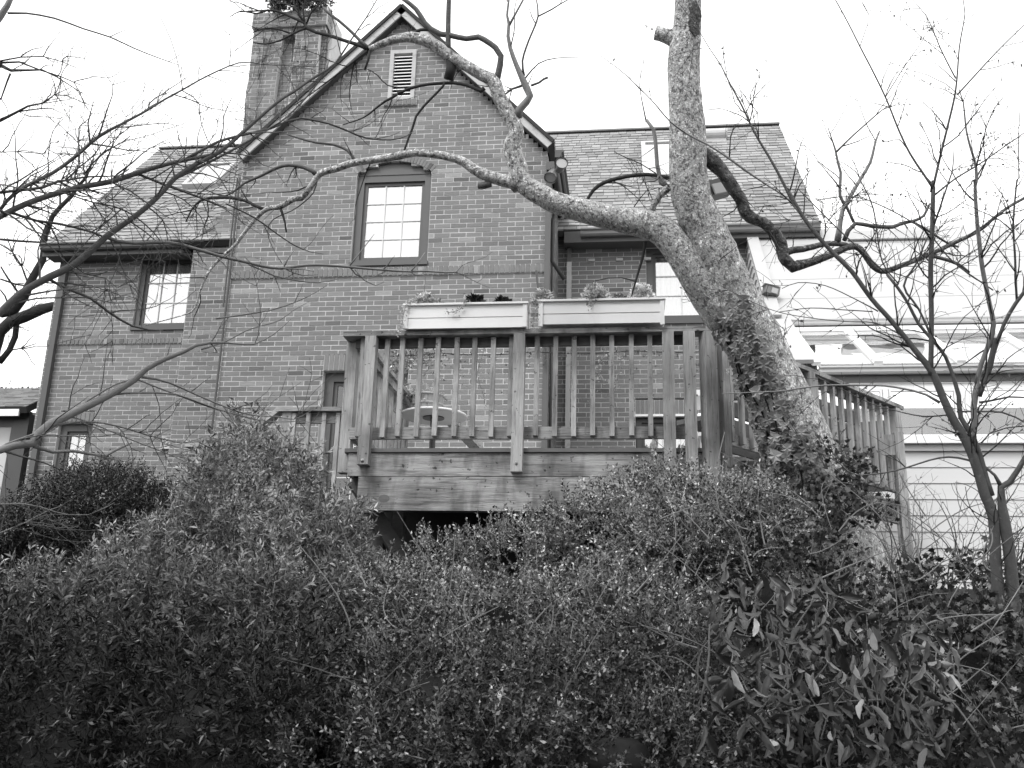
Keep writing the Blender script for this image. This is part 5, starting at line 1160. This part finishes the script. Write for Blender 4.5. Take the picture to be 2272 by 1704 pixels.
TT(c('I', (1160,320,22),(1280,335,20),(1400,370,18),(1650,480,16),(1900,580,14),(2080,630,12))+c('J', (420,640,10),(560,665,8),(690,600,6),(780,540,4)), n=6, m=MT['bark_l'], seed=82)
TT(c('J', (0,605,8),(200,660,8),(400,685,8),(600,682,7),(720,690,7),(850,670,6),(970,620,4)), n=6, m=MT['bark_l'], seed=83)
TT(c('I', (930,460,22),(1060,450,18),(1300,447,16),(1450,462,16),(1560,500,14),(1800,590,12)), n=6, m=MT['bark_l'], seed=84)
TT(c('I', (-60,930,26),(60,860,20),(250,790,18),(400,730,18),(500,705,18),(650,687,16),(850,700,16),(1050,745,16),(1230,800,14),(1400,840,10),(1500,860,8),(1640,845,5)), z=.35, n=6, m=MT['bark_l'], seed=85)
TT(c('I', (560,640,12),(700,680,12),(1000,800,10),(1180,870,10),(1400,960,8),(1550,1022,6),(1760,1032,4)), n=6, m=MT['bark_l'], seed=86)
TT(c('I', (160,850,12),(220,810,14),(400,797,14),(800,800,10),(950,780,8),(1050,745,6),(1140,700,5)), n=6, m=MT['bark_l'], seed=87)
TT(c('I', (270,880,32),(430,930,28),(600,922,26),(750,950,24),(870,962,22),(960,912,20),(1080,855,16)), n=8, m=MT['bark_l'], seed=88)
TT(c('I', (-150,1350,18),(0,1355,14),(200,1352,12),(340,1380,11),(450,1420,10),(560,1447,10),(720,1450,8),(860,1390,6),(930,1350,4)), z=-.2, n=6, m=MT['bark_l'], seed=89)
TT(c('I', (-150,1660,16),(0,1592,12),(200,1512,10),(400,1412,8),(490,1380,5)), z=-.5, n=6, m=MT['bark_l'], seed=90)
TT(c('E', (-200,1230,62),(0,1080,58),(150,930,56),(400,790,60),(580,700,58),(760,560,54),(870,460,50),(1050,330,44),(1200,210,44),(1330,90,42))+c('A', (1430,1460,40),(1600,1350,38),(1800,1240,36),(1950,1110,32),(2080,1000,30),(2212,890,26))+c('B', (480,800,24),(560,752,24),(700,652,22),(830,572,20),(900,520,18),(1000,370,14),(1080,250,12),(1150,150,10),(1250,-20,8)), z=1.2, n=12, seed=91, tw=(2.5,.4,.2), label='long dark bough crossing the left wing up to the gable')
TT(c('E', (-200,420,50),(0,300,48),(200,200,48),(380,130,46),(530,85,46),(700,45,44),(900,10,44))+c('A', (1130,1410,42),(1300,1362,36),(1500,1312,32),(1650,1285,28),(1800,1250,20)), z=2.2, n=10, seed=92, tw=(5,.4,.1))
TT(c('A', (1500,1315,28),(1620,1245,26),(1780,1160,24),(1950,1110,22),(2212,1045,20))+c('B', (500,990,18),(620,965,18),(850,1010,16),(1000,1070,16),(1150,1130,14),(1350,1142,12),(1480,1110,8),(1540,1070,5)), n=8, seed=93, tw=(4,.4,.1))
TT(c('A', (1400,1480,22),(1460,1450,24),(1700,1330,22),(1950,1200,20),(2212,1045,16))+c('B', (500,960,14),(700,760,12),(830,560,10),(850,480,6)), n=8, seed=94, tw=(4,.35,.1))
TT(c('A', (0,1720,30),(50,1650,30),(180,1540,30),(420,1420,30),(600,1290,30),(800,1120,28),(1000,1010,22),(1200,900,19),(1350,810,16),(1500,730,14),(1700,620,12),(1950,515,10),(2100,520,8))+c('B', (300,530,7),(800,550,5)), z=2.25, n=8, seed=95, tw=(4,.4,.2))
TT(c('E', (870,468,34),(960,500,30),(1100,515,28),(1380,505,28),(1600,560,28),(1830,630,27))+c('F', (150,665,27),(300,700,26),(450,716,26),(600,697,26),(750,690,24),(1000,706,22),(1200,725,20),(1450,745,18),(1650,744,16),(1800,757,14),(1885,755,13),(1930,705,8),(1942,640,4)), n=8, seed=96, tw=(1.2,.25,.2), m=MT['bark_l'])
for i, pts in enumerate([((480,705,10),(520,630,10),(565,565,7)), ((1020,700,14),(1120,570,10),(1220,440,5)), ((1520,742,12),(1580,665,10),(1630,590,6)), ((1885,752,10),(1970,775,8),(2040,760,5)), ((1020,710,14),(1070,770,12),(1120,795,12),(1200,797,10),(1300,750,8),(1355,715,5)),
        ((190,685,16),(290,730,14),(400,782,13),(600,822,12),(760,836,10),(930,805,5)), ((490,722,12),(560,755,11),(630,775,10),(750,772,7)), ((1060,730,10),(1140,820,9),(1230,862,8),(1290,835,6),(1298,812,4)), ((-80,1135,14),(100,1108,14),(200,1092,14),(340,1070,12),(560,1000,10),(740,915,8),(860,838,5)),
        ((-200,1385,12),(0,1318,12),(200,1220,10),(430,1150,8),(560,1060,6),(690,990,4)), ((1520,750,10),(1560,778,9),(1600,775,8),(1628,755,5))]):
    TT(c('F', *pts), n=6, seed=97+i, tw=(.6,.15,.1), m=MT['bark_l'])
TT(c('E', (400,805,24),(560,890,24),(740,960,22),(900,1080,20),(1080,1190,18),(1220,1225,14),(1330,1230,8)), n=6, seed=110, tw=(3,.35,0))
TT(c('E', (100,268,24),(300,330,22),(480,355,22),(600,380,20),(750,420,18),(860,462,16)), n=6, seed=111, tw=(4,.4,0))
TT(c('E', (500,100,10),(760,185,12),(930,215,12),(1100,290,12),(1260,430,10),(1330,520,8),(1500,640,5)), n=6, seed=112, tw=(6,.35,0))
TT(c('A', (1125,1420,22),(1350,1510,20),(1600,1600,18),(1850,1700,16))+c('F', (0,190,14),(240,312,14),(370,402,12),(560,530,10),(700,590,7),(800,605,4)), n=6, seed=113, tw=(3,.35,0))
TT(c('A', (-150,330,60),(0,140,54),(60,50,46),(110,-60,40)), z=3.4, n=10, seed=114, m=MT['bark_l'], tw=(1,.3,0))
TT(c('A', (60,103,18),(210,105,16),(440,150,15),(680,235,13),(900,300,12),(1100,390,10),(1300,470,8),(1460,532,5)), n=6, seed=115, tw=(.8,.2,0), m=MT['bark_l'])
TT(c('A', (1495,745,9),(1480,640,8),(1460,530,7),(1400,320,6),(1320,150,5),(1265,-20,4)), n=5, seed=116, tw=(.8,.15,0), m=MT['bark_l'])
TT(c('A', (1490,740,9),(1580,790,9),(1630,850,8),(1640,980,8),(1700,1150,8),(1780,1240,8)), n=5, seed=117, tw=(1,.15,0), m=MT['bark_l'])
TT(c('E', (130,1010,16),(300,970,14),(500,962,14),(700,960,12),(950,1000,9),(1170,985,5)), n=6, seed=118, tw=(2,.25,0), m=MT['bark_l'])
TT(c('E', (-150,30,30),(0,100,26),(120,85,26),(350,60,26),(480,10,24))+c('A', (530,1480,20),(700,1450,16),(950,1440,10)), z=2.5, n=6, seed=119, tw=(6,.5,.2))
TT(c('A', (700,1420,14),(830,1270,12),(1000,1160,10),(1060,1110,7)), n=6, seed=120, tw=(8,.4,.1))
TT(c('E', (380,790,14),(520,720,12),(620,600,12),(740,470,10),(1000,230,8)), n=6, seed=121, tw=(4,.35,0))
for i, pts in enumerate([((1340,95),(1500,160),(1640,300),(1700,470)), ((1050,330),(1180,420),(1300,520),(1420,640),(1500,720)), ((900,480),(970,640),(1010,760),(1100,850)), ((1200,215),(1330,330),(1370,500)), ((600,690),(680,760),(860,800),(960,880),(1100,885)), ((1390,40),(1560,100),(1800,120),(2000,60))]):
    TT(c('E', *[(a, b, 13-3*j) for j, (a, b) in enumerate(pts)]), n=6, seed=130+i, tw=(7,.4,-.1))
finish_twigs(T3, MT['bark_s'], thick=1.25)

# dark trees far behind the left wing
def dB(x, y): return 19.0
gb = dep(-40, 1300, 19); 
T4 = thing('background_tree', 'dark gnarled bare tree leaning out behind the left corner of the house', 'tree', (float(gb[0]), float(gb[1]), ground_z(0, 20)))
def TB(pts, **k): return limb(T4, k.pop('nm', 'branch'), [(p[0], p[1], p[2]*.8) for p in pts], dB, MT['bark_d'], n=8, rough=.08, step=.25, wob=.05, tw=k.pop('tw', (2.2,1.3,.2)), **k)
TB([(-60,1560,90),(-40,1300,80)]+c('E', (-100,1600,220),(0,1240,120),(200,1120,120),(350,1060,110),(520,1000,70)), nm='trunk', seed=140)
TB(c('E', (0,1100,80),(100,1060,110),(190,960,100),(280,800,80),(340,650,70),(370,450,56),(430,300,50),(490,230,46),(580,120,40),(640,50,34),(700,-20,30))+c('A', (760,1300,18)), nm='trunk', seed=141)
TB(c('E', (0,1500,60),(60,1400,60),(120,1280,60),(140,1150,60)), seed=142)
for i, pts in enumerate([c('E', (490,240,22),(480,100,18),(500,0,16),(560,-100,12)), c('E', (0,480,26),(170,490,24),(330,520,20),(430,580,16)), c('E', (0,800,20),(120,860,20),(300,880,14)), c('E', (180,950,24),(60,800,20),(0,700,16)), c('E', (250,860,20),(180,700,18),(100,600,14),(60,480,10)), c('E', (380,430,16),(250,300,14),(150,200,10)),
       c('E', (100,1100,20),(30,950,18),(0,900,14)), c('E', (330,700,14),(450,620,10)), c('E', (60,1400,16),(180,1380,12),(300,1330,8))]): TB(pts, seed=143+i)
finish_twigs(T4, MT['bark_d'], thick=2.6)
T5 = thing('background_tree', 'dark bare tree whose tangled crown shows at the upper left edge', 'tree', (float(gb[0])-3.0, float(gb[1])+1, ground_z(0, 20)))
lb2 = dep(-260, 1300, 20); 
def dB2(x, y): return 18.0
THIN = .72
def TC(pts, **k): return limb(T5, k.pop('nm', 'branch'), [(p[0], p[1], p[2]*THIN) for p in pts], dB2, MT['bark_d'], n=7, rough=.06, step=.25, wob=.06, tw=k.pop('tw', (3.0,1.1,.1)), **k)
TC([(-420,1560,80),(-360,1100,66),(-260,700,56),(-160,420,44),(-60,200,34),(0,140,24)], nm='trunk', seed=160, tw=(1,1,.2))
TC(c('A', (-100,560,60),(0,530,46),(90,580,34),(200,580,26),(340,570,20),(470,640,16),(600,710,10),(750,795,5)), seed=161)
TC(c('A', (0,510,26),(150,515,22),(330,570,18),(480,610,14),(700,720,6)), seed=162); TC(c('A', (0,500,20),(180,465,16),(330,465,14),(500,500,10),(690,570,5)), seed=163)
TC(c('A', (-600,1200,50),(-200,1080,36),(0,985,36),(130,930,30),(230,870,24),(350,835,18),(450,780,12),(600,715,6)), seed=164); TC(c('A', (0,960,20),(150,920,18),(330,885,14),(430,890,10),(570,965,5)), seed=165)
TC(c('A', (90,600,24),(60,660,20),(20,800,16),(-60,900,14)), seed=166); TC(c('A', (-200,1230,14),(0,1240,12),(270,1240,11),(350,1270,9),(440,1340,6)), seed=167); TC(c('A', (380,1210,8),(470,1280,10),(560,1400,12),(620,1520,10)), seed=168)
finish_twigs(T5, MT['bark_d'], thick=2.4)

# ------------------------------------------------------------------ twiggy shrub in front of the clapboards
q = np.random.default_rng(33)
p0 = dep(2080, 1330, 7.6); tws = thing('twiggy_shrub', 'leafless twiggy shrub before the clapboard wall of the sunroom', 'shrub', (float(p0[0]), float(p0[1]), ground_z(p0[0], p0[1])))
TWIG[tws.name] = []
for i in range(46):
    x = 1880+q.random()*430; y0 = 1330+q.random()*40; d = 7.2+q.random()*1.0; b = dep(x, y0, d); b[2] = ground_z(b[0], b[1]); t = dep(x+q.normal()*90, 1060+q.random()*170, d+q.normal()*.2)
    P = np.array([b*(1-s_)+t*s_+np.array([.06*math.sin(s_*4+i), .05*math.sin(s_*3+i), .05*math.sin(s_*math.pi)]) for s_ in np.linspace(0, 1, 9)])
    R_ = np.linspace(.007, .002, 9); part('stem', MB().tube(P, R_, 5), MT['bark_s'], tws); grow(tws, P, R_, (5, .35, .35), 200+i)
finish_twigs(tws, MT['bark_s'], buds=.06, leafsize=.02)
# bare arching canes among the shrubs
cn = thing('bramble_canes', 'pale bare canes and dead twigs arching out of the shrubs below the trunk', 'shrub', (1.0, 6.0, ground_z(1, 6)))
for i in range(150):
    x = 1480+q.random()*760; y = 1080+q.random()*520; d = 6.2-(y-1080)*.0034+q.normal()*.08
    if y > 1250 and q.random() < .3: x = 760+q.random()*760
    a = dep(x, y, d); an = q.random()*6.28; l = .10+.28*q.random(); v = np.array([math.cos(an), -.3*q.random(), .25+abs(math.sin(an))]); v /= np.linalg.norm(v); cvv = q.normal(size=3)*.5
    P = [a+v*l*s_+cvv*l*s_*s_*.6 for s_ in np.linspace(-.5, 1, 8)]; r = .002+.0035*q.random()
    part('cane', MB().tube(P, np.linspace(r, r*.5, 8), 5), MT['bark_l'], cn)

# ------------------------------------------------------------------ planter boxes on the cap rail
def planter(label, fl, fr_, ytop, ybot, YP):
    """fl, fr_ = pixel of the left and right front edge; box stands on the cap rail"""
    x0 = float(onY(fl, 700, YP)[0]); x1 = float(onY(fr_, 700, YP)[0]); zt = float(onY((fl+fr_)/2, ytop, YP)[2]); zb_ = float(onY((fl+fr_)/2, ybot, YP)[2]); dpt = .20; print('planter', zb_, zcap1)
    o = thing('planter_box', label, 'planter', ((x0+x1)/2, YP+dpt/2, zcap1), 'white planter boxes standing on the deck railing')
    h = zt-zb_; t = .016; mid = zb_+h*.47; tz = .018
    part('front_board', MB().box(x0+.02, x1-.02, YP+.004, YP+.018, zb_, mid-.003), MT['planter'], o); part('front_board', MB().box(x0+.02, x1-.02, YP, YP+.014, mid, zt-.001), MT['planter'], o)
    part('back_board', MB().box(x0+.02, x1-.02, YP+dpt-.016, YP+dpt, zb_, zt-.001), MT['planter'], o)
    part('end_board', MB().box(x0+.003, x0+.018, YP+.018, YP+dpt-.018, zb_, zt-.001), MT['planter'], o); part('end_board', MB().box(x1-.018, x1-.003, YP+.018, YP+dpt-.018, zb_, zt-.001), MT['planter'], o)
    part('bottom_board', MB().box(x0+.02, x1-.02, YP+.02, YP+dpt-.02, zb_+.003, zb_+.015), MT['planter'], o)
    for x in (x0-.008, x1-.026):
        for yy in (YP-.012, YP+dpt-.014): part('corner_trim', MB().box(x, x+.034, yy, yy+.028, max(zb_-.03, zcap1+.001), zt-.002), MT['planter'], o)
    rim = MB(); e = .018; rim.box(x0-e, x1+e, YP-e-.004, YP+.018, zt, zt+.016).box(x0-e, x1+e, YP+dpt-.018, YP+dpt+e, zt, zt+.016).box(x0-e, x0+.018, YP+.018, YP+dpt-.018, zt, zt+.016).box(x1-.018, x1+e, YP+.018, YP+dpt-.018, zt, zt+.016)
    part('rim', rim, MT['planter'], o); part('soil', MB().box(x0+.02, x1-.02, YP+.02, YP+dpt-.02, zt-.04, zt-.02), MT['soil'], o)
    return x0, x1, zt, YP, dpt
YP = YD-.13
b1 = planter('left white planter box with dark pansies and trailing pale plants', 898, 1167, 677, 727, YP)
b2 = planter('right white planter box with two pale frilly kales near the trunk', 1197, 1472, 668, 717, YP)
def leafball(name, label, cat, p, r, kind, n, size, m, group=None, up=1.0, seed=0, flat=1.0):
    qq = np.random.default_rng(seed); d = qq.normal(size=(n, 3)); d[:, 2] = np.abs(d[:, 2])*flat; d /= np.linalg.norm(d, axis=1)[:, None]
    o = thing(name, label, cat, tuple(p), group); r *= 1.15; P = np.array(p)+np.array([0, -.04, .025])+d*np.array([r, r*.8, r*up])*(.55+.45*qq.random((n, 1))); pr = []
    for k in range(3):
        lv, lf = leaf_shape(kind); pr.append((lv*size, lf, qq.random(len(lf))))
    V, F, T = scatter(pr, P, d+qq.normal(size=d.shape)*.45, .6+.7*qq.random(n), qq.random(n), qq); big_mesh('leaves', V, F, T, m, o)
    part('stem', MB().tube([np.array(p)-[0,0,.06], np.array(p)+[0,0,r*up*.6]], [.012, .006], 5), MT['bark_l'], o); return o
def at_px(x, y, b): q_ = onY(x, y, b[3]+b[4]/2); return (q_[0], q_[1], b[2]-.01)
kg = 'frilly pale ornamental kales in the planters'
leafball('ornamental_kale', 'frilly pale kale near the left end of the left planter', 'plant', at_px(945, 660, b1), .075, 'ivy', 420, .036, MT['kale'], kg, 1.25, 1)
leafball('ornamental_kale', 'frilly pale kale at the left end of the right planter', 'plant', at_px(1205, 655, b2), .072, 'ivy', 420, .034, MT['kale'], kg, 1.3, 2)
leafball('ornamental_kale', 'largest frilly pale kale, left of the middle of the right planter', 'plant', at_px(1322, 650, b2), .092, 'ivy', 600, .038, MT['kale'], kg, 1.3, 3)
leafball('ornamental_kale', 'pointed frilly pale kale at the trunk end of the right planter', 'plant', at_px(1424, 648, b2), .082, 'ivy', 460, .034, MT['kale'], kg, 1.5, 4)
pg_ = 'dark pansies in the left planter'
leafball('pansy', 'taller clump of nearly black pansies in the middle of the left planter', 'plant', at_px(1056, 660, b1), .062, 'ovate', 420, .036, MT['pansy'], pg_, 1.2, 5)
leafball('pansy', 'lower clump of nearly black pansies toward the right end of the left planter', 'plant', at_px(1118, 662, b1), .06, 'ovate', 380, .034, MT['pansy'], pg_, .8, 6)
leafball('sedum', 'low dark foliage between the kales of the right planter', 'plant', at_px(1378, 655, b2), .06, 'ovate', 220, .024, MT['leaf_m'], None, .9, 7)
leafball('sedum', 'pale low leaves beside the kale of the left planter', 'plant', at_px(975, 660, b1), .06, 'ovate', 220, .024, MT['trail'], None, .7, 8)
def trailer(label, pts, seed, Y=YP-.03, n=70, size=.022, m=None):
    P = [onY(x, y, Y+(0 if i else .05)) for i, (x, y) in enumerate(pts)]; P, R_ = resample(P, [.003]*len(P), .02); qq = np.random.default_rng(seed)
    o = thing('trailing_plant', label, 'plant', tuple(P[0])); part('stem', MB().tube(P, [.0025]*len(P), 4), MT['bark_l'], o)
    idx = qq.integers(0, len(P), n); lv, lf = leaf_shape('ovate'); V, F, T = scatter([(lv*size, lf, qq.random(len(lf)))], P[idx]+qq.normal(size=(n, 3))*.018, qq.normal(size=(n, 3)), .6+.7*qq.random(n), qq.random(n), qq); big_mesh('leaves', V, F, T, m or MT['trail'], o)
trailer('pale trailing plant hanging over the front of the left planter below the pansies', [(1045,662),(1030,672),(1024,684),(1008,691),(995,693)], 1)
trailer('pale trailing plant spilling down the left end of the left planter', [(925,665),(905,672),(897,690),(893,715),(882,742)], 2, n=110)
trailer('pale trailing plant spilling between the two planters', [(1205,665),(1190,670),(1188,690),(1184,715),(1186,730)], 3, n=90)
trailer('dark sprig hanging over the rim of the right planter', [(1308,655),(1309,668),(1312,680)], 4, n=40, size=.02, m=MT['leaf_m'])
# garland of fine vine under the deck rail
gv2 = thing('vine_garland', 'thin leafy vine strung under the upper deck rail', 'vine', (0, YD+.12, zru0)); P = []
qq = np.random.default_rng(44); xs_ = np.linspace(dx(850), dx(1560), 70); P = np.array([(x, YD+.10, zru0-.02-.02*abs(math.sin(x*4))) for x in xs_]); part('stem', MB().tube(P, [.004]*70, 4), MT['bark_s'], gv2)
lv, lf = leaf_shape('ovate'); idx = qq.integers(0, 70, 480); off = qq.normal(size=(480, 3))*np.array([.03, .02, .02]); hang = (qq.random(480)**6)*.45; off[:, 2] -= hang
V, F, T = scatter([(lv*.024, lf, qq.random(len(lf)))], P[idx]+off, qq.normal(size=(480, 3)), .6+.7*qq.random(480), qq.random(480), qq); big_mesh('leaves', V, F, T, MT['trail'], gv2)
for k, (xx_, y1, y2) in enumerate(((1370, 770, 905), (1335, 770, 850), (1068, 770, 900))):
    P = [onY(xx_+8*math.sin(t*6+k), y1+(y2-y1)*t, YD+.5) for t in np.linspace(0, 1, 12)]; part('strand', MB().tube(P, [.003]*12, 4), MT['bark_l'], gv2)
    P = np.array(P); i2 = qq.integers(0, 12, 40); V, F, T = scatter([(lv*.026, lf, qq.random(len(lf)))], P[i2]+qq.normal(size=(40, 3))*.02, qq.normal(size=(40, 3)), .6+.7*qq.random(40), qq.random(40)+.3, qq); big_mesh('leaves', V, F, T, MT['trail'], gv2)

# ------------------------------------------------------------------ things on the deck
ZT = ZF+.03+.70; tp_ = onZ(962, 924, ZT); tx, ty = float(tp_[0]), float(tp_[1]); rr0 = float(np.linalg.norm(onZ(1034, 924, ZT)-onZ(890, 924, ZT)))/2
tab = thing('patio_table', 'round white patio table seen from below through the balusters', 'table', (tx, ty, ZF+.03))
smooth(part('table_top', MB().lathe(tx, ty, [(rr0*.96, ZT-.012), (rr0, ZT-.006), (rr0, ZT+.008), (rr0*.985, ZT+.012)], 40), MT['tabletop'], tab)); part('rim', MB().tube([(tx+rr0*math.cos(a), ty+rr0*math.sin(a), ZT+.004) for a in np.linspace(0, 2*math.pi, 41)], [.011]*41, 8, cap=False), MT['white'], tab)
part('mounting_disc', MB().lathe(tx, ty, [(rr0*.33, ZT-.022), (rr0*.33, ZT-.0125)], 24), MT['metal'], tab); part('column', MB().lathe(tx, ty, [(.03, ZF+.06), (.03, ZT-.022)], 14), MT['metal'], tab)
part('foot', MB().lathe(tx, ty, [(.22, ZF+.032), (.20, ZF+.045), (.04, ZF+.06)], 24), MT['metal'], tab)
tubx, tuby = float(onY(950, 880, ty)[0]), ty; zt0_ = ZT+.013; th = .20
tub = thing('wooden_tub', 'tapered wooden slat tub standing on the round patio table', 'pot', (tubx, tuby, zt0_))
sm = MB().hexa([(-.026,-.008,0),(.026,-.008,0),(.026,.008,0),(-.026,.008,0),(-.033,-.008,1),(.033,-.008,1),(.033,.008,1),(-.033,.008,1)]).mesh('stave'); mm = []
for i in range(16):
    a = 2*math.pi*i/16; lean = math.atan2(.035, th); mm.append(Matrix.Translation((tubx+.12*math.sin(a), tuby-.12*math.cos(a), zt0_)) @ Matrix.Rotation(a, 4, 'Z') @ Matrix.Rotation(lean, 4, 'X') @ Matrix.Diagonal((.9, 1, th/math.cos(lean), 1)))
copies('stave', sm, MT['tub'], tub, mm)
for zz, r in ((.10, .150), (.185, .167)): part('hoop', MB().tube([(tubx+r*math.cos(a), tuby+r*math.sin(a), zt0_+zz) for a in np.linspace(0, 2*math.pi, 31)], [.009]*31, 6, cap=False), MT['tub'], tub)
part('soil', MB().lathe(tubx, tuby, [(.12, zt0_+.05), (.14, zt0_+.13)], 16), MT['soil'], tub)
r_ = np.random.default_rng(77)
def blob_plant(name, label, p, r, per, protos, m, seed):
    o = thing(name, label, 'plant', tuple(p)); rr = np.random.default_rng(seed); P, D, To = on_mounds([(np.array(p)+np.array([0,0,r[2]*.6]), r[0], r[1], r[2])], per, rr, .2, .3); V, F, T = scatter(protos, P, D, .7+.6*rr.random(len(P)), To, rr); big_mesh('foliage', V, F, T, m, o); part('stem', MB().tube([p, np.array(p)+[0,0,r[2]]], [.008,.004], 5), MT['bark_s'], o); return o
PS = [sprig('ovate', 9, .09, .024, r1) for _ in range(4)]
blob_plant('potted_plant', 'bushy plant growing in the wooden tub on the patio table', (tubx, tuby, zt0_+.17), (.18, .14, .06), 260, PS, MT['trail'], 5)
blob_plant('potted_plant', 'trailing plant hanging at the left of the wooden tub', (tubx-.27, tuby, zt0_+.02), (.12, .12, .20), 200, PS, MT['leaf_m'], 6)
hp = onY(930, 800, ty); blob_plant('hanging_plant', 'full hanging plant just under the deck rail above the wooden tub', (hp[0], hp[1], hp[2]-.14), (.24, .2, .20), 340, PS, MT['leaf_m'], 7)
part('cord', MB().tube([(hp[0], hp[1], hp[2]), (hp[0]+.02, hp[1], hp[2]+1.0)], [.003, .003], 4), MT['metal'], [o for o in COL.objects if o.name.startswith('hanging_plant')][0])
lp_ = onY(866, 880, 9.0); blob_plant('potted_plant', 'leafy vine on the far left deck rail behind the first post', (lp_[0], lp_[1], lp_[2]-.15), (.13, .1, .22), 260, PS, MT['leaf_m'], 8)
# white garden chair partly seen at the right
c0 = onY(1555, 888, 9.0); zc = c0[2]; ch = thing('garden_chair', 'white garden chair whose arm shows between the right posts of the deck', 'chair', (c0[0], 9.0, ZF+.03))
part('arm', MB().box(c0[0]-.10, c0[0]+.10, 8.75, 9.25, zc-.025, zc+.03), MT['white'], ch); part('arm', MB().box(c0[0]+.52, c0[0]+.6, 8.75, 9.25, zc-.03, zc), MT['white'], ch)
part('seat', MB().box(c0[0]-.05, c0[0]+.55, 8.72, 9.25, ZF+.42, ZF+.45), MT['white'], ch); part('backrest', MB().beam((c0[0]+.25, 9.25, ZF+.45), (c0[0]+.25, 9.42, ZF+.80), .5, .03, (0,1,0)), MT['white'], ch)
for a in (-.03, .52):
    for b in (8.76, 9.2): part('leg', MB().box(c0[0]+a, c0[0]+a+.04, b, b+.04, ZF+.032, ZF+.419), MT['white'], ch)
part('armrest_knob', MB().tube([(c0[0]-.14, 8.72, zc-.06), (c0[0]-.11, 8.72, zc+.03)], [.03,.035], 8), MT['white'], ch)
# dark hooded lamp beside the trunk
lq = dep(1595, 424, 7.6); hl = thing('tree_lamp', 'dark hooded flood light strapped to the right side of the tree trunk', 'lamp', tuple(lq))
part('lamp_head', MB().beam(lq+[-.10,-.05,-.035], lq+[.07,0,.04], .14, .12), MT['metal'], hl); part('lens', MB().beam(lq+[-.05,-.13,-.05], lq+[.05,-.09,-.01], .02, .08), MT['lampglass'], hl); part('bracket', MB().tube([lq+[-.2,.0,-.02], lq+[-.1,0,-.02]], [.015,.015], 6), MT['metal'], hl)
# dark growth crowning the chimney
cp_ = np.array([(P2(640,10,YC)[0]), YC+.2, P2(640,18,YC)[1]]); vc = thing('chimney_vine', 'dark tangle of vine crowning the top of the chimney', 'vine', tuple(cp_)); rr = np.random.default_rng(8)
P, D, To = on_mounds([(cp_+[-.05,-.1,.10], .25, .3, .20), (cp_+[.36,-.1,.10], .22, .3, .24)], 500, rr, .3, .2); V, F, T = scatter(PI, P, D, .7+.6*rr.random(len(P)), To, rr); big_mesh('foliage', V, F, T, MT['leaf_b'], vc)
TWIG[vc.name] = []
for i in range(6):
    x = cp_[0]-.5+rr.random()*1.1; pts = np.array([(x+.25*math.sin(t*4+i*2)*t, YC-.03, cp_[2]-t*(1.0+1.4*rr.random())) for t in np.linspace(0, 1, 12)]); TWIG[vc.name].append((pts, np.linspace(.006, .002, 12))); grow(vc, pts, np.linspace(.01, .003, 12), (5, .5, 0), 300+i)
finish_twigs(vc, MT['bark_d'], buds=.15, leafm=MT['leaf_b'], leafsize=.03)
# boulder low on the bank
bp = dep(1370, 1690, 4.3); bo = MB(); V = []; n = 14
for i in range(9):
    for j in range(n):
        ph = math.pi*i/8; a = 2*math.pi*j/n; v = np.array([math.sin(ph)*math.cos(a), math.sin(ph)*math.sin(a), math.cos(ph)]); V.append(bp+v*np.array([.17,.14,.10])*(1+.25*rn3(v*1.6)))
bo.raw(V, [(i*n+j, (i+1)*n+j, (i+1)*n+(j+1) % n, i*n+(j+1) % n) for i in range(8) for j in range(n)])
smooth(solo('boulder', bo, MT['stepstone'], 'dark boulder among the leaves at the bottom centre right', 'rock'))

# ------------------------------------------------------------------ unseen evergreen added over the camera to shade the foot of the bank
ev_t = thing('added_shade_tree', 'added unseen evergreen behind the viewpoint shading the foot of the bank', 'tree', (-2.6, -3.2, ground_z(-2.6, -3.2)))
smooth(part('trunk', MB().tube([(-2.6, -3.2, -1.7), (-2.5, -3.1, 1.0), (-2.3, -2.9, 4.0), (-2.2, -2.8, 7.0)], [.26, .22, .16, .06], 14, .05), MT['bark_d'], ev_t))
for i in range(16):
    a = i*2.4; z = 2.3+i*.26; e_ = np.array([-2.4+3.4*math.cos(a), -2.2+2.6*math.sin(a), z+.5]); e_[1] = min(e_[1], .9); part('branch', MB().tube([(-2.4, -3.0, z), ((-2.4+e_[0])/2, (-3+e_[1])/2, z+.35), tuple(e_)], [.06, .035, .012], 6), MT['bark_d'], ev_t)
rr = np.random.default_rng(91); PEV = [sprig('ovate', 26, .55, .15, rr, droop=.2) for _ in range(4)]; n = 5200
q = rr.normal(size=(n, 3)); q /= np.linalg.norm(q, axis=1)[:, None]; P = np.array([-.6, -1.9, 4.3])+q*np.array([5.6, 3.2, 2.2])*(rr.random((n, 1))**.4); P = P[(P[:, 2] > 1.9) & (P[:, 1] < 1.3)]
V, F, T = scatter(PEV, P, rr.normal(size=P.shape)+[0, 0, -.2], .7+.6*rr.random(len(P)), rr.random(len(P)), rr); big_mesh('foliage', V, F, T, MT['leaf_b'], ev_t)['kind'] = 'stuff'
